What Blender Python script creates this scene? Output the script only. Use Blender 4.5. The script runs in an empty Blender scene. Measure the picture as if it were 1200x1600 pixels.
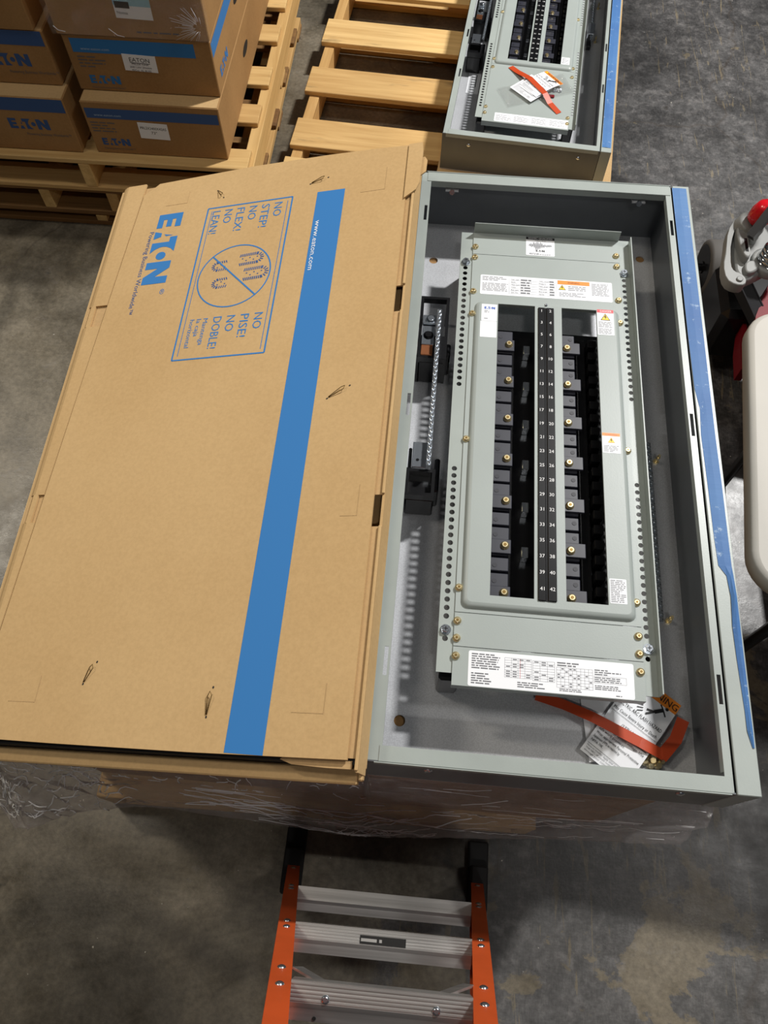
import bpy, math, random
from mathutils import Vector, Matrix
from mathutils.geometry import tessellate_polygon
random.seed(7)
SC = bpy.context.scene
COL = SC.collection

# ------------------------------------------------------------------ camera, world, lamps, exposure
FPX = 1214.44
cam_d = bpy.data.cameras.new('camera'); cam_d.sensor_fit = 'VERTICAL'; cam_d.sensor_height = 36.0
cam_d.lens = FPX / 1600.0 * 36.0; cam_d.clip_start = 0.02; cam_d.clip_end = 60
cam = bpy.data.objects.new('camera', cam_d); COL.objects.link(cam)
RW = Matrix(((0.99612727, 0.07840112, -0.03979623),
             (0.08791916, -0.89250267, 0.44239033),
             (-0.00083434, -0.44417592, -0.89593920)))          # columns: image right, image down, view direction
cam.matrix_world = Matrix(((RW[0][0], -RW[0][1], -RW[0][2], 0.0),
                           (RW[1][0], -RW[1][1], -RW[1][2], 0.0),
                           (RW[2][0], -RW[2][1], -RW[2][2], 2.05), (0, 0, 0, 1)))
SC.camera = cam

world = bpy.data.worlds.new('warehouse_air'); SC.world = world; world.use_nodes = True
world.node_tree.nodes['Background'].inputs[0].default_value = (0.86, 0.87, 0.92, 1)
world.node_tree.nodes['Background'].inputs[1].default_value = 0.036


def lamp(name, loc, power, size, col):
    d = bpy.data.lights.new(name, 'AREA'); d.shape = 'RECTANGLE'; d.size = size[0]; d.size_y = size[1]; d.energy = power; d.color = col
    o = bpy.data.objects.new(name, d); COL.objects.link(o); o.location = loc
    return o


lamp('high_bay_lamp', (3.15, 4.4, 6.1), 690, (0.7, 0.32), (1.0, 0.985, 0.96))
lamp('high_bay_lamp', (-4.6, 3.2, 6.1), 170, (0.95, 0.5), (1.0, 0.91, 0.76))
lamp('high_bay_lamp', (-2.1, 1.3, 6.1), 34, (0.95, 0.5), (1.0, 0.92, 0.80))
lamp('high_bay_lamp', (3.6, 0.9, 6.1), 56, (0.95, 0.5), (1.0, 0.97, 0.93))
lamp('high_bay_lamp', (0.5, -2.6, 6.1), 44, (0.5, 0.16), (1.0, 0.97, 0.92))

SC.view_settings.view_transform = 'Standard'; SC.view_settings.look = 'None'
SC.view_settings.gamma = 1.0; SC.view_settings.use_curve_mapping = False
SC.view_settings.exposure = 0.04


# ------------------------------------------------------------------ materials
def srgb(r, g, b):
    f = lambda c: (c / 255) / 12.92 if c / 255 <= .04045 else ((c / 255 + .055) / 1.055) ** 2.4
    return (f(r), f(g), f(b), 1)


def mat(name, col, rough=.5, metal=0.0, **kw):
    m = bpy.data.materials.new(name); m.use_nodes = True
    b = m.node_tree.nodes['Principled BSDF']
    b.inputs['Base Color'].default_value = col if len(col) == 4 else (*col, 1)
    b.inputs['Roughness'].default_value = rough; b.inputs['Metallic'].default_value = metal
    for k, v in kw.items():
        b.inputs[k].default_value = v
    m['b'] = 1
    return m


def N(m, t, **kw):
    n = m.node_tree.nodes.new(t)
    for k, v in kw.items():
        if hasattr(n, k): setattr(n, k, v)
        else: n.inputs[k.replace('_', ' ')].default_value = v
    return n


def L(m, a, b): m.node_tree.links.new(a, b)
def BS(m): return m.node_tree.nodes['Principled BSDF']


def mapped(m, scale, rnd=False):
    tc = N(m, 'ShaderNodeTexCoord'); mp = N(m, 'ShaderNodeMapping'); mp.inputs['Scale'].default_value = scale
    L(m, tc.outputs['Object'], mp.inputs['Vector'])
    if rnd:
        oi = N(m, 'ShaderNodeObjectInfo'); mu = N(m, 'ShaderNodeMath', operation='MULTIPLY'); mu.inputs[1].default_value = 37.0
        L(m, oi.outputs['Random'], mu.inputs[0]); L(m, mu.outputs[0], mp.inputs['Location'])
    return mp.outputs[0]


def noise(m, vec, scale, detail=4, rough=.55, dist=0.0):
    n = N(m, 'ShaderNodeTexNoise'); n.inputs['Scale'].default_value = scale; n.inputs['Detail'].default_value = detail
    n.inputs['Roughness'].default_value = rough; n.inputs['Distortion'].default_value = dist
    L(m, vec, n.inputs['Vector']); return n.outputs['Fac']


def ramp(m, fac, stops):
    r = N(m, 'ShaderNodeValToRGB'); e = r.color_ramp.elements
    while len(e) < len(stops): e.new(.5)
    for i, (p, c) in enumerate(stops):
        e[i].position = p; e[i].color = c if len(c) == 4 else (*c, 1)
    L(m, fac, r.inputs[0]); return r.outputs[0]


def mix(m, fac, a, b, mode='MIX'):
    n = N(m, 'ShaderNodeMix', data_type='RGBA', blend_type=mode)
    for s, v in ((n.inputs[0], fac), (n.inputs[6], a), (n.inputs[7], b)):
        if hasattr(v, 'links'): L(m, v, s)
        else: s.default_value = v
    return n.outputs[2]


def bump(m, h, strength=.2, dist=.001):
    b = N(m, 'ShaderNodeBump'); b.inputs['Strength'].default_value = strength; b.inputs['Distance'].default_value = dist
    L(m, h, b.inputs['Height']); L(m, b.outputs[0], BS(m).inputs['Normal'])


g = lambda v: (v, v, v, 1)
M = {}


def m_paint(name, col, rough=.38, var=.06):
    m = mat(name, col, rough)
    v = mapped(m, (1, 1, 1)); n1 = noise(m, v, 9, 5)
    c2 = tuple(x * (1 - var * 2) for x in col[:3]) + (1,)
    L(m, ramp(m, n1, [(.3, c2), (.65, col)]), BS(m).inputs['Base Color'])
    bump(m, noise(m, v, 380, 2), .12, .0006)
    return m


M['steel'] = m_paint('grey_painted_steel', srgb(160, 168, 164), .36)
M['steel2'] = m_paint('grey_cover_steel', srgb(158, 166, 163), .40, .03)
m = mat('galvanized_steel', srgb(150, 155, 162), .42, .3)
v = mapped(m, (1, 1, 1)); vo = N(m, 'ShaderNodeTexVoronoi'); vo.inputs['Scale'].default_value = 420; L(m, v, vo.inputs['Vector'])
L(m, mix(m, .25, ramp(m, noise(m, v, 4, 5), [(.3, srgb(186, 187, 190)), (.7, srgb(204, 206, 210))]), ramp(m, vo.outputs['Distance'], [(0, srgb(235, 238, 242)), (.7, srgb(150, 152, 156))])), BS(m).inputs['Base Color'])
L(m, ramp(m, noise(m, v, 6, 4), [(.3, g(.34)), (.7, g(.5))]), BS(m).inputs['Roughness'])
M['galv'] = m
M['galv_shade'] = m_paint('galvanized_steel_shaded', srgb(98, 102, 106), .40, .08); BS(M['galv_shade']).inputs['Metallic'].default_value = .25  # galvanized steel darkened, the enclosure walls' shade put into the colour


def m_card(name, a, b_, wave_axis=0):
    m = mat(name, b_, .75)
    v = mapped(m, (1, 1, 1), True)
    n1 = noise(m, v, 3.2, 6, .6); n2 = noise(m, v, 160, 3, .6)
    base = ramp(m, n1, [(.32, a), (.62, b_)])
    sc = (90, 900, 90) if wave_axis else (900, 90, 90)
    n3 = noise(m, mapped(m, sc), 1, 2)
    c = mix(m, .16, base, ramp(m, n2, [(.3, (a[0] * .72, a[1] * .72, a[2] * .7, 1)), (.65, (min(1, b_[0] * 1.2), b_[1] * 1.2, b_[2] * 1.2, 1))]))
    L(m, c, BS(m).inputs['Base Color'])
    bump(m, n3, .10, .0006)
    BS(m).inputs['Specular IOR Level'].default_value = .25
    return m


M['card'] = m_card('kraft_cardboard', srgb(190, 156, 108), srgb(199, 166, 118))
M['card2'] = m_card('kraft_cardboard_inner', srgb(178, 146, 102), srgb(190, 157, 112))
M['boxcard'] = m_card('brown_cardboard', srgb(148, 112, 70), srgb(168, 130, 84))


def m_wood(name, sc, dark, light, knots=True):
    m = mat(name, light, .7)
    v = mapped(m, sc, True)
    n1 = noise(m, v, 1.0, 7, .62, .6); oi = N(m, 'ShaderNodeObjectInfo')
    base = ramp(m, n1, [(.28, dark), (.5, tuple((x + y) / 2 for x, y in zip(dark, light))), (.72, light)])
    tint = ramp(m, oi.outputs['Random'], [(0, srgb(255, 244, 222)), (.5, srgb(244, 232, 208)), (1, srgb(224, 204, 176))])
    c = mix(m, 1.0, base, tint, 'MULTIPLY')
    v2 = mapped(m, tuple(min(9, x) for x in sc), True); n2 = noise(m, v2, 1.3, 4)
    c = mix(m, ramp(m, n2, [(.66, g(0)), (.74, g(.7))]), c, tuple(x * .35 for x in dark[:3]) + (1,))
    L(m, c, BS(m).inputs['Base Color']); bump(m, n1, .25, .002)
    return m


M['woodx'] = m_wood('pine_wood', (2.2, 42, 42), srgb(196, 164, 112), srgb(232, 206, 156))
M['woody'] = m_wood('pine_wood_stringer', (42, 2.2, 42), srgb(198, 166, 112), srgb(234, 208, 156))
M['darkwoodx'] = m_wood('weathered_wood', (2.2, 42, 42), srgb(112, 84, 52), srgb(158, 124, 80))

# floor: worn concrete, brownish on one side, dark sealed and scuffed on the other
m = mat('concrete_floor', g(.2), .5)
v = mapped(m, (1, 1, 1))
nA = noise(m, v, 1.3, 8, .62); nB = noise(m, v, 9, 8, .7); nC = noise(m, v, 70, 6, .7); nD = noise(m, v, 26, 7, .7)
tan = ramp(m, nA, [(.3, srgb(104, 95, 80)), (.52, srgb(124, 115, 98)), (.72, srgb(142, 134, 118))])
tan = mix(m, .5, tan, ramp(m, nB, [(.35, srgb(88, 80, 66)), (.6, srgb(138, 129, 113))]))
dk = ramp(m, nA, [(.30, srgb(46, 45, 44)), (.52, srgb(68, 66, 66)), (.72, srgb(104, 102, 101))])
dk = mix(m, .55, dk, ramp(m, nB, [(.36, srgb(38, 36, 36)), (.50, srgb(62, 60, 60)), (.64, srgb(116, 113, 112))]))
dk = mix(m, .45, dk, ramp(m, nD, [(.38, srgb(34, 33, 33)), (.5, srgb(66, 64, 64)), (.63, srgb(134, 130, 128))]))
weave = noise(m, mapped(m, (240, 60, 1)), 1, 2); weave2 = noise(m, mapped(m, (60, 240, 1)), 1, 2)
dk = mix(m, .16, dk, ramp(m, weave, [(.35, g(.02)), (.7, g(.22))])); dk = mix(m, .12, dk, ramp(m, weave2, [(.35, g(.02)), (.7, g(.22))]))
sx = N(m, 'ShaderNodeSeparateXYZ'); L(m, v, sx.inputs[0])
ad = N(m, 'ShaderNodeMath', operation='MULTIPLY_ADD'); L(m, noise(m, v, 2.0, 8, .68), ad.inputs[0]); ad.inputs[1].default_value = 1.5
L(m, sx.outputs['X'], ad.inputs[2])
edge = ramp(m, ad.outputs[0], [(.80, g(0)), (.90, g(1))])
yb = N(m, 'ShaderNodeMath', operation='MULTIPLY_ADD'); L(m, sx.outputs['Y'], yb.inputs[0]); yb.inputs[1].default_value = -.032; L(m, noise(m, mapped(m, (1.0, 1.25, 1)), 2.3, 10, .66, .5), yb.inputs[2])
hole = ramp(m, yb.outputs[0], [(.545, g(1)), (.562, g(0))])
scr = ramp(m, noise(m, mapped(m, (34, 2.6, 1)), 1, 4, .6, 1.8), [(.615, g(1)), (.65, g(0))])
dk = mix(m, ramp(m, sx.outputs['Y'], [(.05, g(.16)), (.55, g(0))]), dk, srgb(132, 128, 122))  # paler towards the front: scuffing, plus painted brightness the lamps leave out
hole2 = ramp(m, noise(m, mapped(m, (1, 1.3, 1)), 6.5, 8, .6, .7), [(.655, g(1)), (.672, g(0))])
cov = mix(m, 1.0, mix(m, 1.0, mix(m, 1.0, edge, hole, 'MULTIPLY'), hole2, 'MULTIPLY'), scr, 'MULTIPLY')
worn = mix(m, .5, tan, srgb(106, 96, 78))
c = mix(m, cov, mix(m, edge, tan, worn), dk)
c = mix(m, .42, c, ramp(m, nC, [(.3, g(.04)), (.7, g(.72))]), 'OVERLAY')
c = mix(m, .8, c, ramp(m, noise(m, mapped(m, (1.2, 1, 1)), 1.9, 4, .55, .6), [(.38, g(.30)), (.5, g(.78)), (.60, g(1.0))]), 'MULTIPLY')
pale = ramp(m, noise(m, mapped(m, (3, 4, 1)), 1.7, 9, .75), [(.60, g(0)), (.72, g(.38))])
c = mix(m, pale, c, srgb(150, 148, 148))
spot = ramp(m, noise(m, v, 13, 3, .5), [(.70, g(0)), (.75, g(.8))])
c = mix(m, spot, c, srgb(40, 36, 32))
vc = N(m, 'ShaderNodeTexVoronoi', feature='DISTANCE_TO_EDGE'); vc.inputs['Scale'].default_value = .8
dv = N(m, 'ShaderNodeMix', data_type='VECTOR'); L(m, v, dv.inputs[4]); nv = N(m, 'ShaderNodeTexNoise'); nv.inputs['Scale'].default_value = 3; nv.inputs['Detail'].default_value = 6
L(m, v, nv.inputs['Vector']); L(m, nv.outputs['Color'], dv.inputs[5]); dv.inputs[0].default_value = .25; L(m, dv.outputs[1], vc.inputs['Vector'])
c = mix(m, ramp(m, vc.outputs['Distance'], [(.0, g(.5)), (.005, g(0))]), c, srgb(56, 48, 40))
chip = ramp(m, noise(m, v, 60, 2, .5), [(.755, g(0)), (.785, g(.8))])
c = mix(m, chip, c, srgb(190, 184, 172))
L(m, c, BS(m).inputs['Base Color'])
L(m, ramp(m, nB, [(.3, g(.26)), (.7, g(.48))]), BS(m).inputs['Roughness'])
bump(m, noise(m, v, 40, 8, .7), .22, .003)
M['floor'] = m

M['black'] = mat('black_plastic', srgb(17, 17, 19), .24)
M['bus'] = mat('charcoal_moulded_plastic', srgb(46, 47, 57), .4)
M['disc'] = mat('dark_moulded_disc', srgb(32, 32, 42), .5)
M['dark'] = mat('dark_gap', srgb(16, 15, 14), .8)
M['ink'] = mat('black_ink', srgb(26, 26, 28), .6)
M['inkgrey'] = mat('small_print_ink', srgb(150, 151, 156), .6)
M['inkdark'] = mat('small_print_dark_ink', srgb(96, 97, 102), .6)
M['white'] = mat('white_label_paper', srgb(236, 238, 242), .38)
M['whiteink'] = mat('white_ink', srgb(235, 235, 235), .5)
M['greyink'] = mat('pale_ink', srgb(165, 190, 215), .6)
M['orange'] = mat('orange_label', srgb(240, 140, 40), .45)
M['red'] = mat('red_label', srgb(214, 70, 76), .45)
M['yellow'] = mat('yellow_label', srgb(245, 205, 30), .45)
M['blue'] = mat('blue_print', srgb(44, 118, 184), .7)
M['logo'] = mat('logo_blue', srgb(30, 84, 180), .5)
M['navy'] = mat('dark_blue_print', srgb(52, 86, 140), .7)
M['brass'] = mat('yellow_zinc_screw', srgb(232, 214, 168), .28, .85)
M['brassd'] = mat('yellow_zinc_recess', srgb(120, 96, 52), .4, .8)
M['zinc'] = mat('zinc_plated_steel', srgb(205, 212, 220), .22, .95)
M['copper'] = mat('copper', srgb(200, 130, 90), .3, .95)
m = mat('blue_masking_tape', srgb(88, 142, 206), .6)
v = mapped(m, (1, 1, 1)); wv = noise(m, mapped(m, (20, 160, 20)), 1, 3)
L(m, mix(m, ramp(m, noise(m, v, 45, 6, .75), [(.60, g(0)), (.68, g(.6))]), ramp(m, noise(m, v, 8, 4), [(.3, srgb(52, 98, 156)), (.7, srgb(70, 118, 172))]), srgb(176, 196, 214)), BS(m).inputs['Base Color'])
bump(m, wv, .4, .001); M['tape'] = m
m = mat('brushed_aluminium', srgb(205, 203, 200), .34, .85)
v = mapped(m, (3, 90, 90)); L(m, ramp(m, noise(m, v, 1, 5), [(.3, srgb(176, 174, 171)), (.7, srgb(222, 220, 217))]), BS(m).inputs['Base Color'])
M['alu'] = m
M['fibre'] = m_paint('orange_fibreglass', srgb(204, 84, 34), .5, .1)
M['rubber'] = mat('black_rubber', srgb(26, 25, 25), .8)
M['tyre'] = mat('grey_tyre', srgb(84, 81, 78), .75)
M['redpaint'] = mat('red_painted_steel', srgb(112, 14, 24), .45, 0.0, **{'Specular IOR Level': .25})
M['redknob'] = mat('glossy_red_knob', srgb(205, 22, 34), .22)
M['cast'] = m_paint('pale_grey_casting', srgb(136, 137, 135), .42, .08)
M['chrome'] = mat('chrome', srgb(225, 228, 230), .12, 1.0)
M['hdpe'] = m_paint('white_table_plastic', srgb(188, 184, 176), .6, .03)
M['blacksteel'] = mat('black_tube_steel', srgb(36, 36, 38), .4)
M['otape'] = mat('orange_red_tape', srgb(186, 68, 30), .35)
M['lblblue'] = mat('pale_blue_label', srgb(150, 196, 214), .5)


def m_film(name, haze, gl, rough, bs, sc, tint):
    m = bpy.data.materials.new(name); m.use_nodes = True; nt = m.node_tree
    nt.nodes.remove(nt.nodes['Principled BSDF']); out = nt.nodes['Material Output']
    tr = nt.nodes.new('ShaderNodeBsdfTransparent'); tr.inputs[0].default_value = tint
    gs = nt.nodes.new('ShaderNodeBsdfGlossy'); gs.inputs['Roughness'].default_value = rough; gs.inputs['Color'].default_value = (.95, .95, .95, 1)
    df = nt.nodes.new('ShaderNodeBsdfTranslucent'); df.inputs[0].default_value = (.55, .53, .53, 1)
    d2 = nt.nodes.new('ShaderNodeBsdfDiffuse'); d2.inputs[0].default_value = (.55, .53, .53, 1)
    v = mapped(m, sc); n1 = noise(m, v, 1, 6, .7, 1.4)
    bp = nt.nodes.new('ShaderNodeBump'); bp.inputs['Strength'].default_value = bs; bp.inputs['Distance'].default_value = .02
    L(m, n1, bp.inputs['Height']); L(m, bp.outputs[0], gs.inputs['Normal'])
    a1 = nt.nodes.new('ShaderNodeMixShader'); L(m, df.outputs[0], a1.inputs[1]); L(m, d2.outputs[0], a1.inputs[2])
    a2 = nt.nodes.new('ShaderNodeMixShader'); L(m, ramp(m, n1, [(.35, g(haze * .6)), (.75, g(haze * 1.5))]), a2.inputs[0]); L(m, tr.outputs[0], a2.inputs[1]); L(m, a1.outputs[0], a2.inputs[2])
    a3 = nt.nodes.new('ShaderNodeMixShader'); a3.inputs[0].default_value = gl; L(m, a2.outputs[0], a3.inputs[1]); L(m, gs.outputs[0], a3.inputs[2])
    L(m, a3.outputs[0], out.inputs[0]); return m


M['film'] = m_film('clear_stretch_film', .33, .26, .16, 1.0, (22, 60, 60), (.95, .93, .93, 1))
M['crease'] = mat('doubled_film_fold', srgb(226, 224, 224), .18, 0.0, **{'Specular IOR Level': .9})
M['bag'] = m_film('clear_plastic_bag', .06, .14, .08, .8, (60, 60, 60), (1, 1, 1, 1))
M['thinfilm'] = m_film('thin_stretch_film', .03, .10, .12, .9, (20, 36, 36), (1, 1, 1, 1))


# ------------------------------------------------------------------ mesh helpers
_glyph = {}


def glyphs(s):
    if s in _glyph: return _glyph[s]
    cu = bpy.data.curves.new('t', 'FONT'); cu.body = s; cu.resolution_u = 2; cu.size = 1.0; cu.offset = 0
    o = bpy.data.objects.new('t', cu); COL.objects.link(o)
    dg = bpy.context.evaluated_depsgraph_get(); ev = o.evaluated_get(dg); me = ev.to_mesh()
    vs = [(v.co.x, v.co.y) for v in me.vertices]; fs = [tuple(p.vertices) for p in me.polygons]
    ev.to_mesh_clear(); bpy.data.objects.remove(o); bpy.data.curves.remove(cu)
    _glyph[s] = (vs, fs); return vs, fs


CAP = max(v[1] for v in glyphs('H')[0])
LOGO = [[(0, 0), (.72, 0), (.72, .24), (.3, .24), (.3, .39), (.68, .39), (.68, .61), (.3, .61), (.3, .76), (.72, .76), (.72, 1), (0, 1)],
        [(.9, 0), (1.3, 0), (1.2, .3), (1.0, .3)], [(1.08, .42), (1.19, .5), (1.17, .8)],
        [(1.25, 1), (1.25, .7), (1.5, .7), (1.5, 0), (2.03, 0), (1.86, .17), (1.76, .36), (1.74, .5), (1.76, .64), (1.86, .83), (2.03, 1)],
        [(2.2 + .2 * math.cos(k * math.pi / 8), .5 + .2 * math.sin(k * math.pi / 8)) for k in range(16)],
        [(2.5, 0), (2.85, 0), (2.85, .52), (3.24, 0), (3.6, 0), (3.6, 1), (3.25, 1), (3.25, .48), (2.86, 1), (2.5, 1)]]


class MB:
    def __init__(s, *mats):
        s.v = []; s.f = []; s.m = []; s.sm = []; s.mats = [M[k] for k in mats]; s.T = None

    def add(s, vs, fs, m=0, smooth=False):
        n = len(s.v)
        s.v += [(s.T @ Vector(p)) if s.T is not None else Vector(p) for p in vs]
        s.f += [tuple(i + n for i in f) for f in fs]; s.m += [m] * len(fs); s.sm += [smooth] * len(fs)

    def box(s, x0, x1, y0, y1, z0, z1, m=0, b=0.0):
        if x0 > x1: x0, x1 = x1, x0
        if y0 > y1: y0, y1 = y1, y0
        if z0 > z1: z0, z1 = z1, z0
        b = min(b, (x1 - x0) * .45, (y1 - y0) * .45, (z1 - z0) * .45)
        if b <= 0:
            vs = [(x, y, z) for z in (z0, z1) for y in (y0, y1) for x in (x0, x1)]
            s.add(vs, [(0, 2, 3, 1), (4, 5, 7, 6), (0, 1, 5, 4), (2, 6, 7, 3), (0, 4, 6, 2), (1, 3, 7, 5)], m); return
        lo = (x0, y0, z0); hi = (x1, y1, z1); idx = {}; vs = []
        for sx in (0, 1):
            for sy in (0, 1):
                for sz in (0, 1):
                    for ax in range(3):
                        p = []
                        for k, sg in enumerate((sx, sy, sz)):
                            c = hi[k] if sg else lo[k]
                            if k != ax: c += -b if sg else b
                            p.append(c)
                        idx[(sx, sy, sz, ax)] = len(vs); vs.append(tuple(p))
        fs = []
        for ax in range(3):
            o1, o2 = [k for k in range(3) if k != ax]
            for sg in (0, 1):
                q = []
                for a, c in ((0, 0), (1, 0), (1, 1), (0, 1)):
                    key = [0, 0, 0]; key[ax] = sg; key[o1] = a; key[o2] = c; q.append(idx[(*key, ax)])
                fs.append(tuple(q))
        for ax in range(3):
            o1, o2 = [k for k in range(3) if k != ax]
            for a in (0, 1):
                for c in (0, 1):
                    def kk(t, face):
                        key = [0, 0, 0]; key[ax] = t; key[o1] = a; key[o2] = c; return idx[(*key, face)]
                    fs.append((kk(0, o1), kk(1, o1), kk(1, o2), kk(0, o2)))
        for sx in (0, 1):
            for sy in (0, 1):
                for sz in (0, 1):
                    fs.append(tuple(idx[(sx, sy, sz, ax)] for ax in range(3)))
        s.add(vs, fs, m)

    def obox(s, c, ax, ay, az, m=0):                      # box about c with half-axis vectors
        c, ax, ay, az = map(Vector, (c, ax, ay, az))
        vs = [c + ax * i + ay * j + az * k for k in (-1, 1) for j in (-1, 1) for i in (-1, 1)]
        s.add(vs, [(0, 2, 3, 1), (4, 5, 7, 6), (0, 1, 5, 4), (2, 6, 7, 3), (0, 4, 6, 2), (1, 3, 7, 5)], m)

    def beam(s, p, q, w, h, m=0, up=(0, 0, 1)):           # rectangular bar from p to q
        p, q = Vector(p), Vector(q); d = q - p; x = d.normalized(); y = Vector(up).cross(x)
        y = y.normalized() if y.length > 1e-6 else Vector((1, 0, 0)); z = x.cross(y)
        s.obox((p + q) / 2, d / 2, y * w / 2, z * h / 2, m)

    def lathe(s, p, ax, prof, n=14, m=0, smooth=True, cap=True):   # profile of (distance along axis, radius)
        p = Vector(p); ax = Vector(ax).normalized(); a = ax.orthogonal().normalized(); b = ax.cross(a)
        vs = []; fs = []
        for (t, r) in prof:
            for k in range(n):
                w = 2 * math.pi * k / n; vs.append(p + ax * t + (a * math.cos(w) + b * math.sin(w)) * r)
        for i in range(len(prof) - 1):
            for k in range(n):
                k2 = (k + 1) % n; fs.append((i * n + k, i * n + k2, (i + 1) * n + k2, (i + 1) * n + k))
        s.add(vs, fs, m, smooth)
        if cap:
            s.add(vs[:n], [tuple(range(n - 1, -1, -1))], m); s.add(vs[-n:], [tuple(range(n))], m)

    def cyl(s, p, q, r, n=12, m=0, smooth=True):
        p, q = Vector(p), Vector(q); s.lathe(p, q - p, [(0, r), ((q - p).length, r)], n, m, smooth)

    def tube(s, pts, r, n=6, m=0):
        pts = [Vector(p) for p in pts]; rings = []; a = None
        for i, p in enumerate(pts):
            t = (pts[min(i + 1, len(pts) - 1)] - pts[max(i - 1, 0)]).normalized()
            a = t.orthogonal().normalized() if a is None else (a - t * a.dot(t)).normalized()
            b = t.cross(a); rings.append([p + (a * math.cos(2 * math.pi * k / n) + b * math.sin(2 * math.pi * k / n)) * r for k in range(n)])
        vs = [x for rg in rings for x in rg]; fs = []
        for i in range(len(pts) - 1):
            for k in range(n):
                k2 = (k + 1) % n; fs.append((i * n + k, i * n + k2, (i + 1) * n + k2, (i + 1) * n + k))
        fs += [tuple(range(n - 1, -1, -1)), tuple(range((len(pts) - 1) * n, len(pts) * n))]
        s.add(vs, fs, m, True)

    def prism(s, loops, z0, z1, m=0, f=None):             # outer loop and holes, extruded z0..z1 ; f maps (x,y,z) -> point
        f = f or (lambda x, y, z: (x, y, z))
        flat = [p for lp in loops for p in lp]
        tris = tessellate_polygon([[Vector((p[0], p[1], 0)) for p in lp] for lp in loops])
        n = len(flat); vs = [f(x, y, z0) for x, y in flat] + [f(x, y, z1) for x, y in flat]; fs = []
        for t in tris:
            a, b, c = (flat[i] for i in t)
            if (b[0] - a[0]) * (c[1] - a[1]) - (b[1] - a[1]) * (c[0] - a[0]) < 0: t = (t[0], t[2], t[1])
            fs.append(tuple(i + n for i in t)); fs.append((t[2], t[1], t[0]))
        o = 0
        for li, lp in enumerate(loops):
            k = len(lp); ar = sum(lp[i][0] * lp[(i + 1) % k][1] - lp[(i + 1) % k][0] * lp[i][1] for i in range(k))
            fl = (ar < 0) != (li > 0)
            for i in range(k):
                j = (i + 1) % k; q = (o + i, o + j, o + j + n, o + i + n); fs.append(q[::-1] if fl else q)
            o += k
        s.add(vs, fs, m)

    def flat(s, loops, z, m=0, f=None):                   # flat filled polygon
        f = f or (lambda x, y, z: (x, y, z)); pts = [p for lp in loops for p in lp]
        tris = tessellate_polygon([[Vector((p[0], p[1], 0)) for p in lp] for lp in loops]); fs = []
        for t in tris:
            a, b, c = (pts[i] for i in t)
            fs.append(tuple(t) if (b[0] - a[0]) * (c[1] - a[1]) - (b[1] - a[1]) * (c[0] - a[0]) > 0 else (t[0], t[2], t[1]))
        s.add([f(x, y, z) for x, y in pts], fs, m)

    # print on a plane: o origin, xd reading direction, yd up direction
    def quad(s, o, xd, yd, x0, y0, x1, y1, m):
        o, xd, yd = map(Vector, (o, xd, yd))
        s.add([o + xd * x + yd * y for x, y in ((x0, y0), (x1, y0), (x1, y1), (x0, y1))], [(0, 1, 2, 3)], m)

    def text(s, t, o, xd, yd, h, m, width=None, align='L'):
        vs, fs = glyphs(t); o, xd, yd = map(Vector, (o, xd, yd))
        if not vs: return
        x0 = min(p[0] for p in vs); x1 = max(p[0] for p in vs); k = h / CAP; kx = k if not width else width / (x1 - x0)
        off = {'L': -x0 * kx, 'C': -(x0 + x1) / 2 * kx, 'R': -x1 * kx}[align]
        s.add([o + xd * (p[0] * kx + off) + yd * (p[1] * k) for p in vs], fs, m)

    def logo(s, o, xd, yd, h, m, w=1.0):
        o, xd, yd = map(Vector, (o, xd, yd))
        for lp in LOGO:
            s.flat([lp], 0, m, lambda x, y, z: o + xd * (x * h * w) + yd * (y * h))

    def words(s, o, xd, yd, w, h, rows, m, seed=1, fill=.5, short=.85):
        rd = random.Random(seed); p = h / rows
        for r in range(rows):
            y = h - p * (r + .5); x = 0; end = w * (rd.uniform(short, 1) if rd.random() > .25 else rd.uniform(.4, .9))
            while x < end:
                lw = rd.uniform(1.2, 5.0) * p * .75; x1 = min(end, x + lw)
                s.quad(o, xd, yd, x, y - p * fill / 2, x1, y + p * fill / 2, m); x = x1 + p * .45

    def build(s, name, parent=None, smooth_angle=None):
        me = bpy.data.meshes.new(name)
        inv = (parent.matrix_world.inverted() if parent is not None and not s_local(parent) else None)
        me.from_pydata([(inv @ v if inv is not None else v) for v in s.v], [], s.f)
        for mt in s.mats: me.materials.append(mt)
        me.polygons.foreach_set('material_index', s.m); me.polygons.foreach_set('use_smooth', s.sm)
        me.update()
        o = bpy.data.objects.new(name, me); COL.objects.link(o)
        if parent is not None: o.parent = parent
        return o


def s_local(p):                                            # parents flagged local take coordinates in their own frame
    while p is not None:
        if p.get('_loc'): return True
        p = p.parent
    return False


def rrect(x0, x1, y0, y1, r, n=4):
    pts = []
    for cx, cy, a0 in ((x1 - r, y1 - r, 0), (x0 + r, y1 - r, 90), (x0 + r, y0 + r, 180), (x1 - r, y0 + r, 270)):
        for k in range(n + 1):
            a = math.radians(a0 + 90 * k / n); pts.append((cx + r * math.cos(a), cy + r * math.sin(a)))
    return pts


def circ(x, y, r, n=12): return [(x + r * math.cos(2 * math.pi * k / n), y + r * math.sin(2 * math.pi * k / n)) for k in range(n)]
def rect(x0, x1, y0, y1): return [(x0, y0), (x1, y0), (x1, y1), (x0, y1)]


def tag(o, label=None, cat=None, group=None, kind=None):
    if label: o['label'] = label
    if cat: o['category'] = cat
    if group: o['group'] = group
    if kind: o['kind'] = kind
    return o


def thing(name, label, cat, loc=(0, 0, 0), group=None, rot=None):
    o = bpy.data.objects.new(name, None); COL.objects.link(o)
    o.matrix_world = Matrix.Translation(loc) @ (rot or Matrix.Identity(4)); o.empty_display_size = .05
    o['_loc'] = 1
    return tag(o, label, cat, group)


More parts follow.
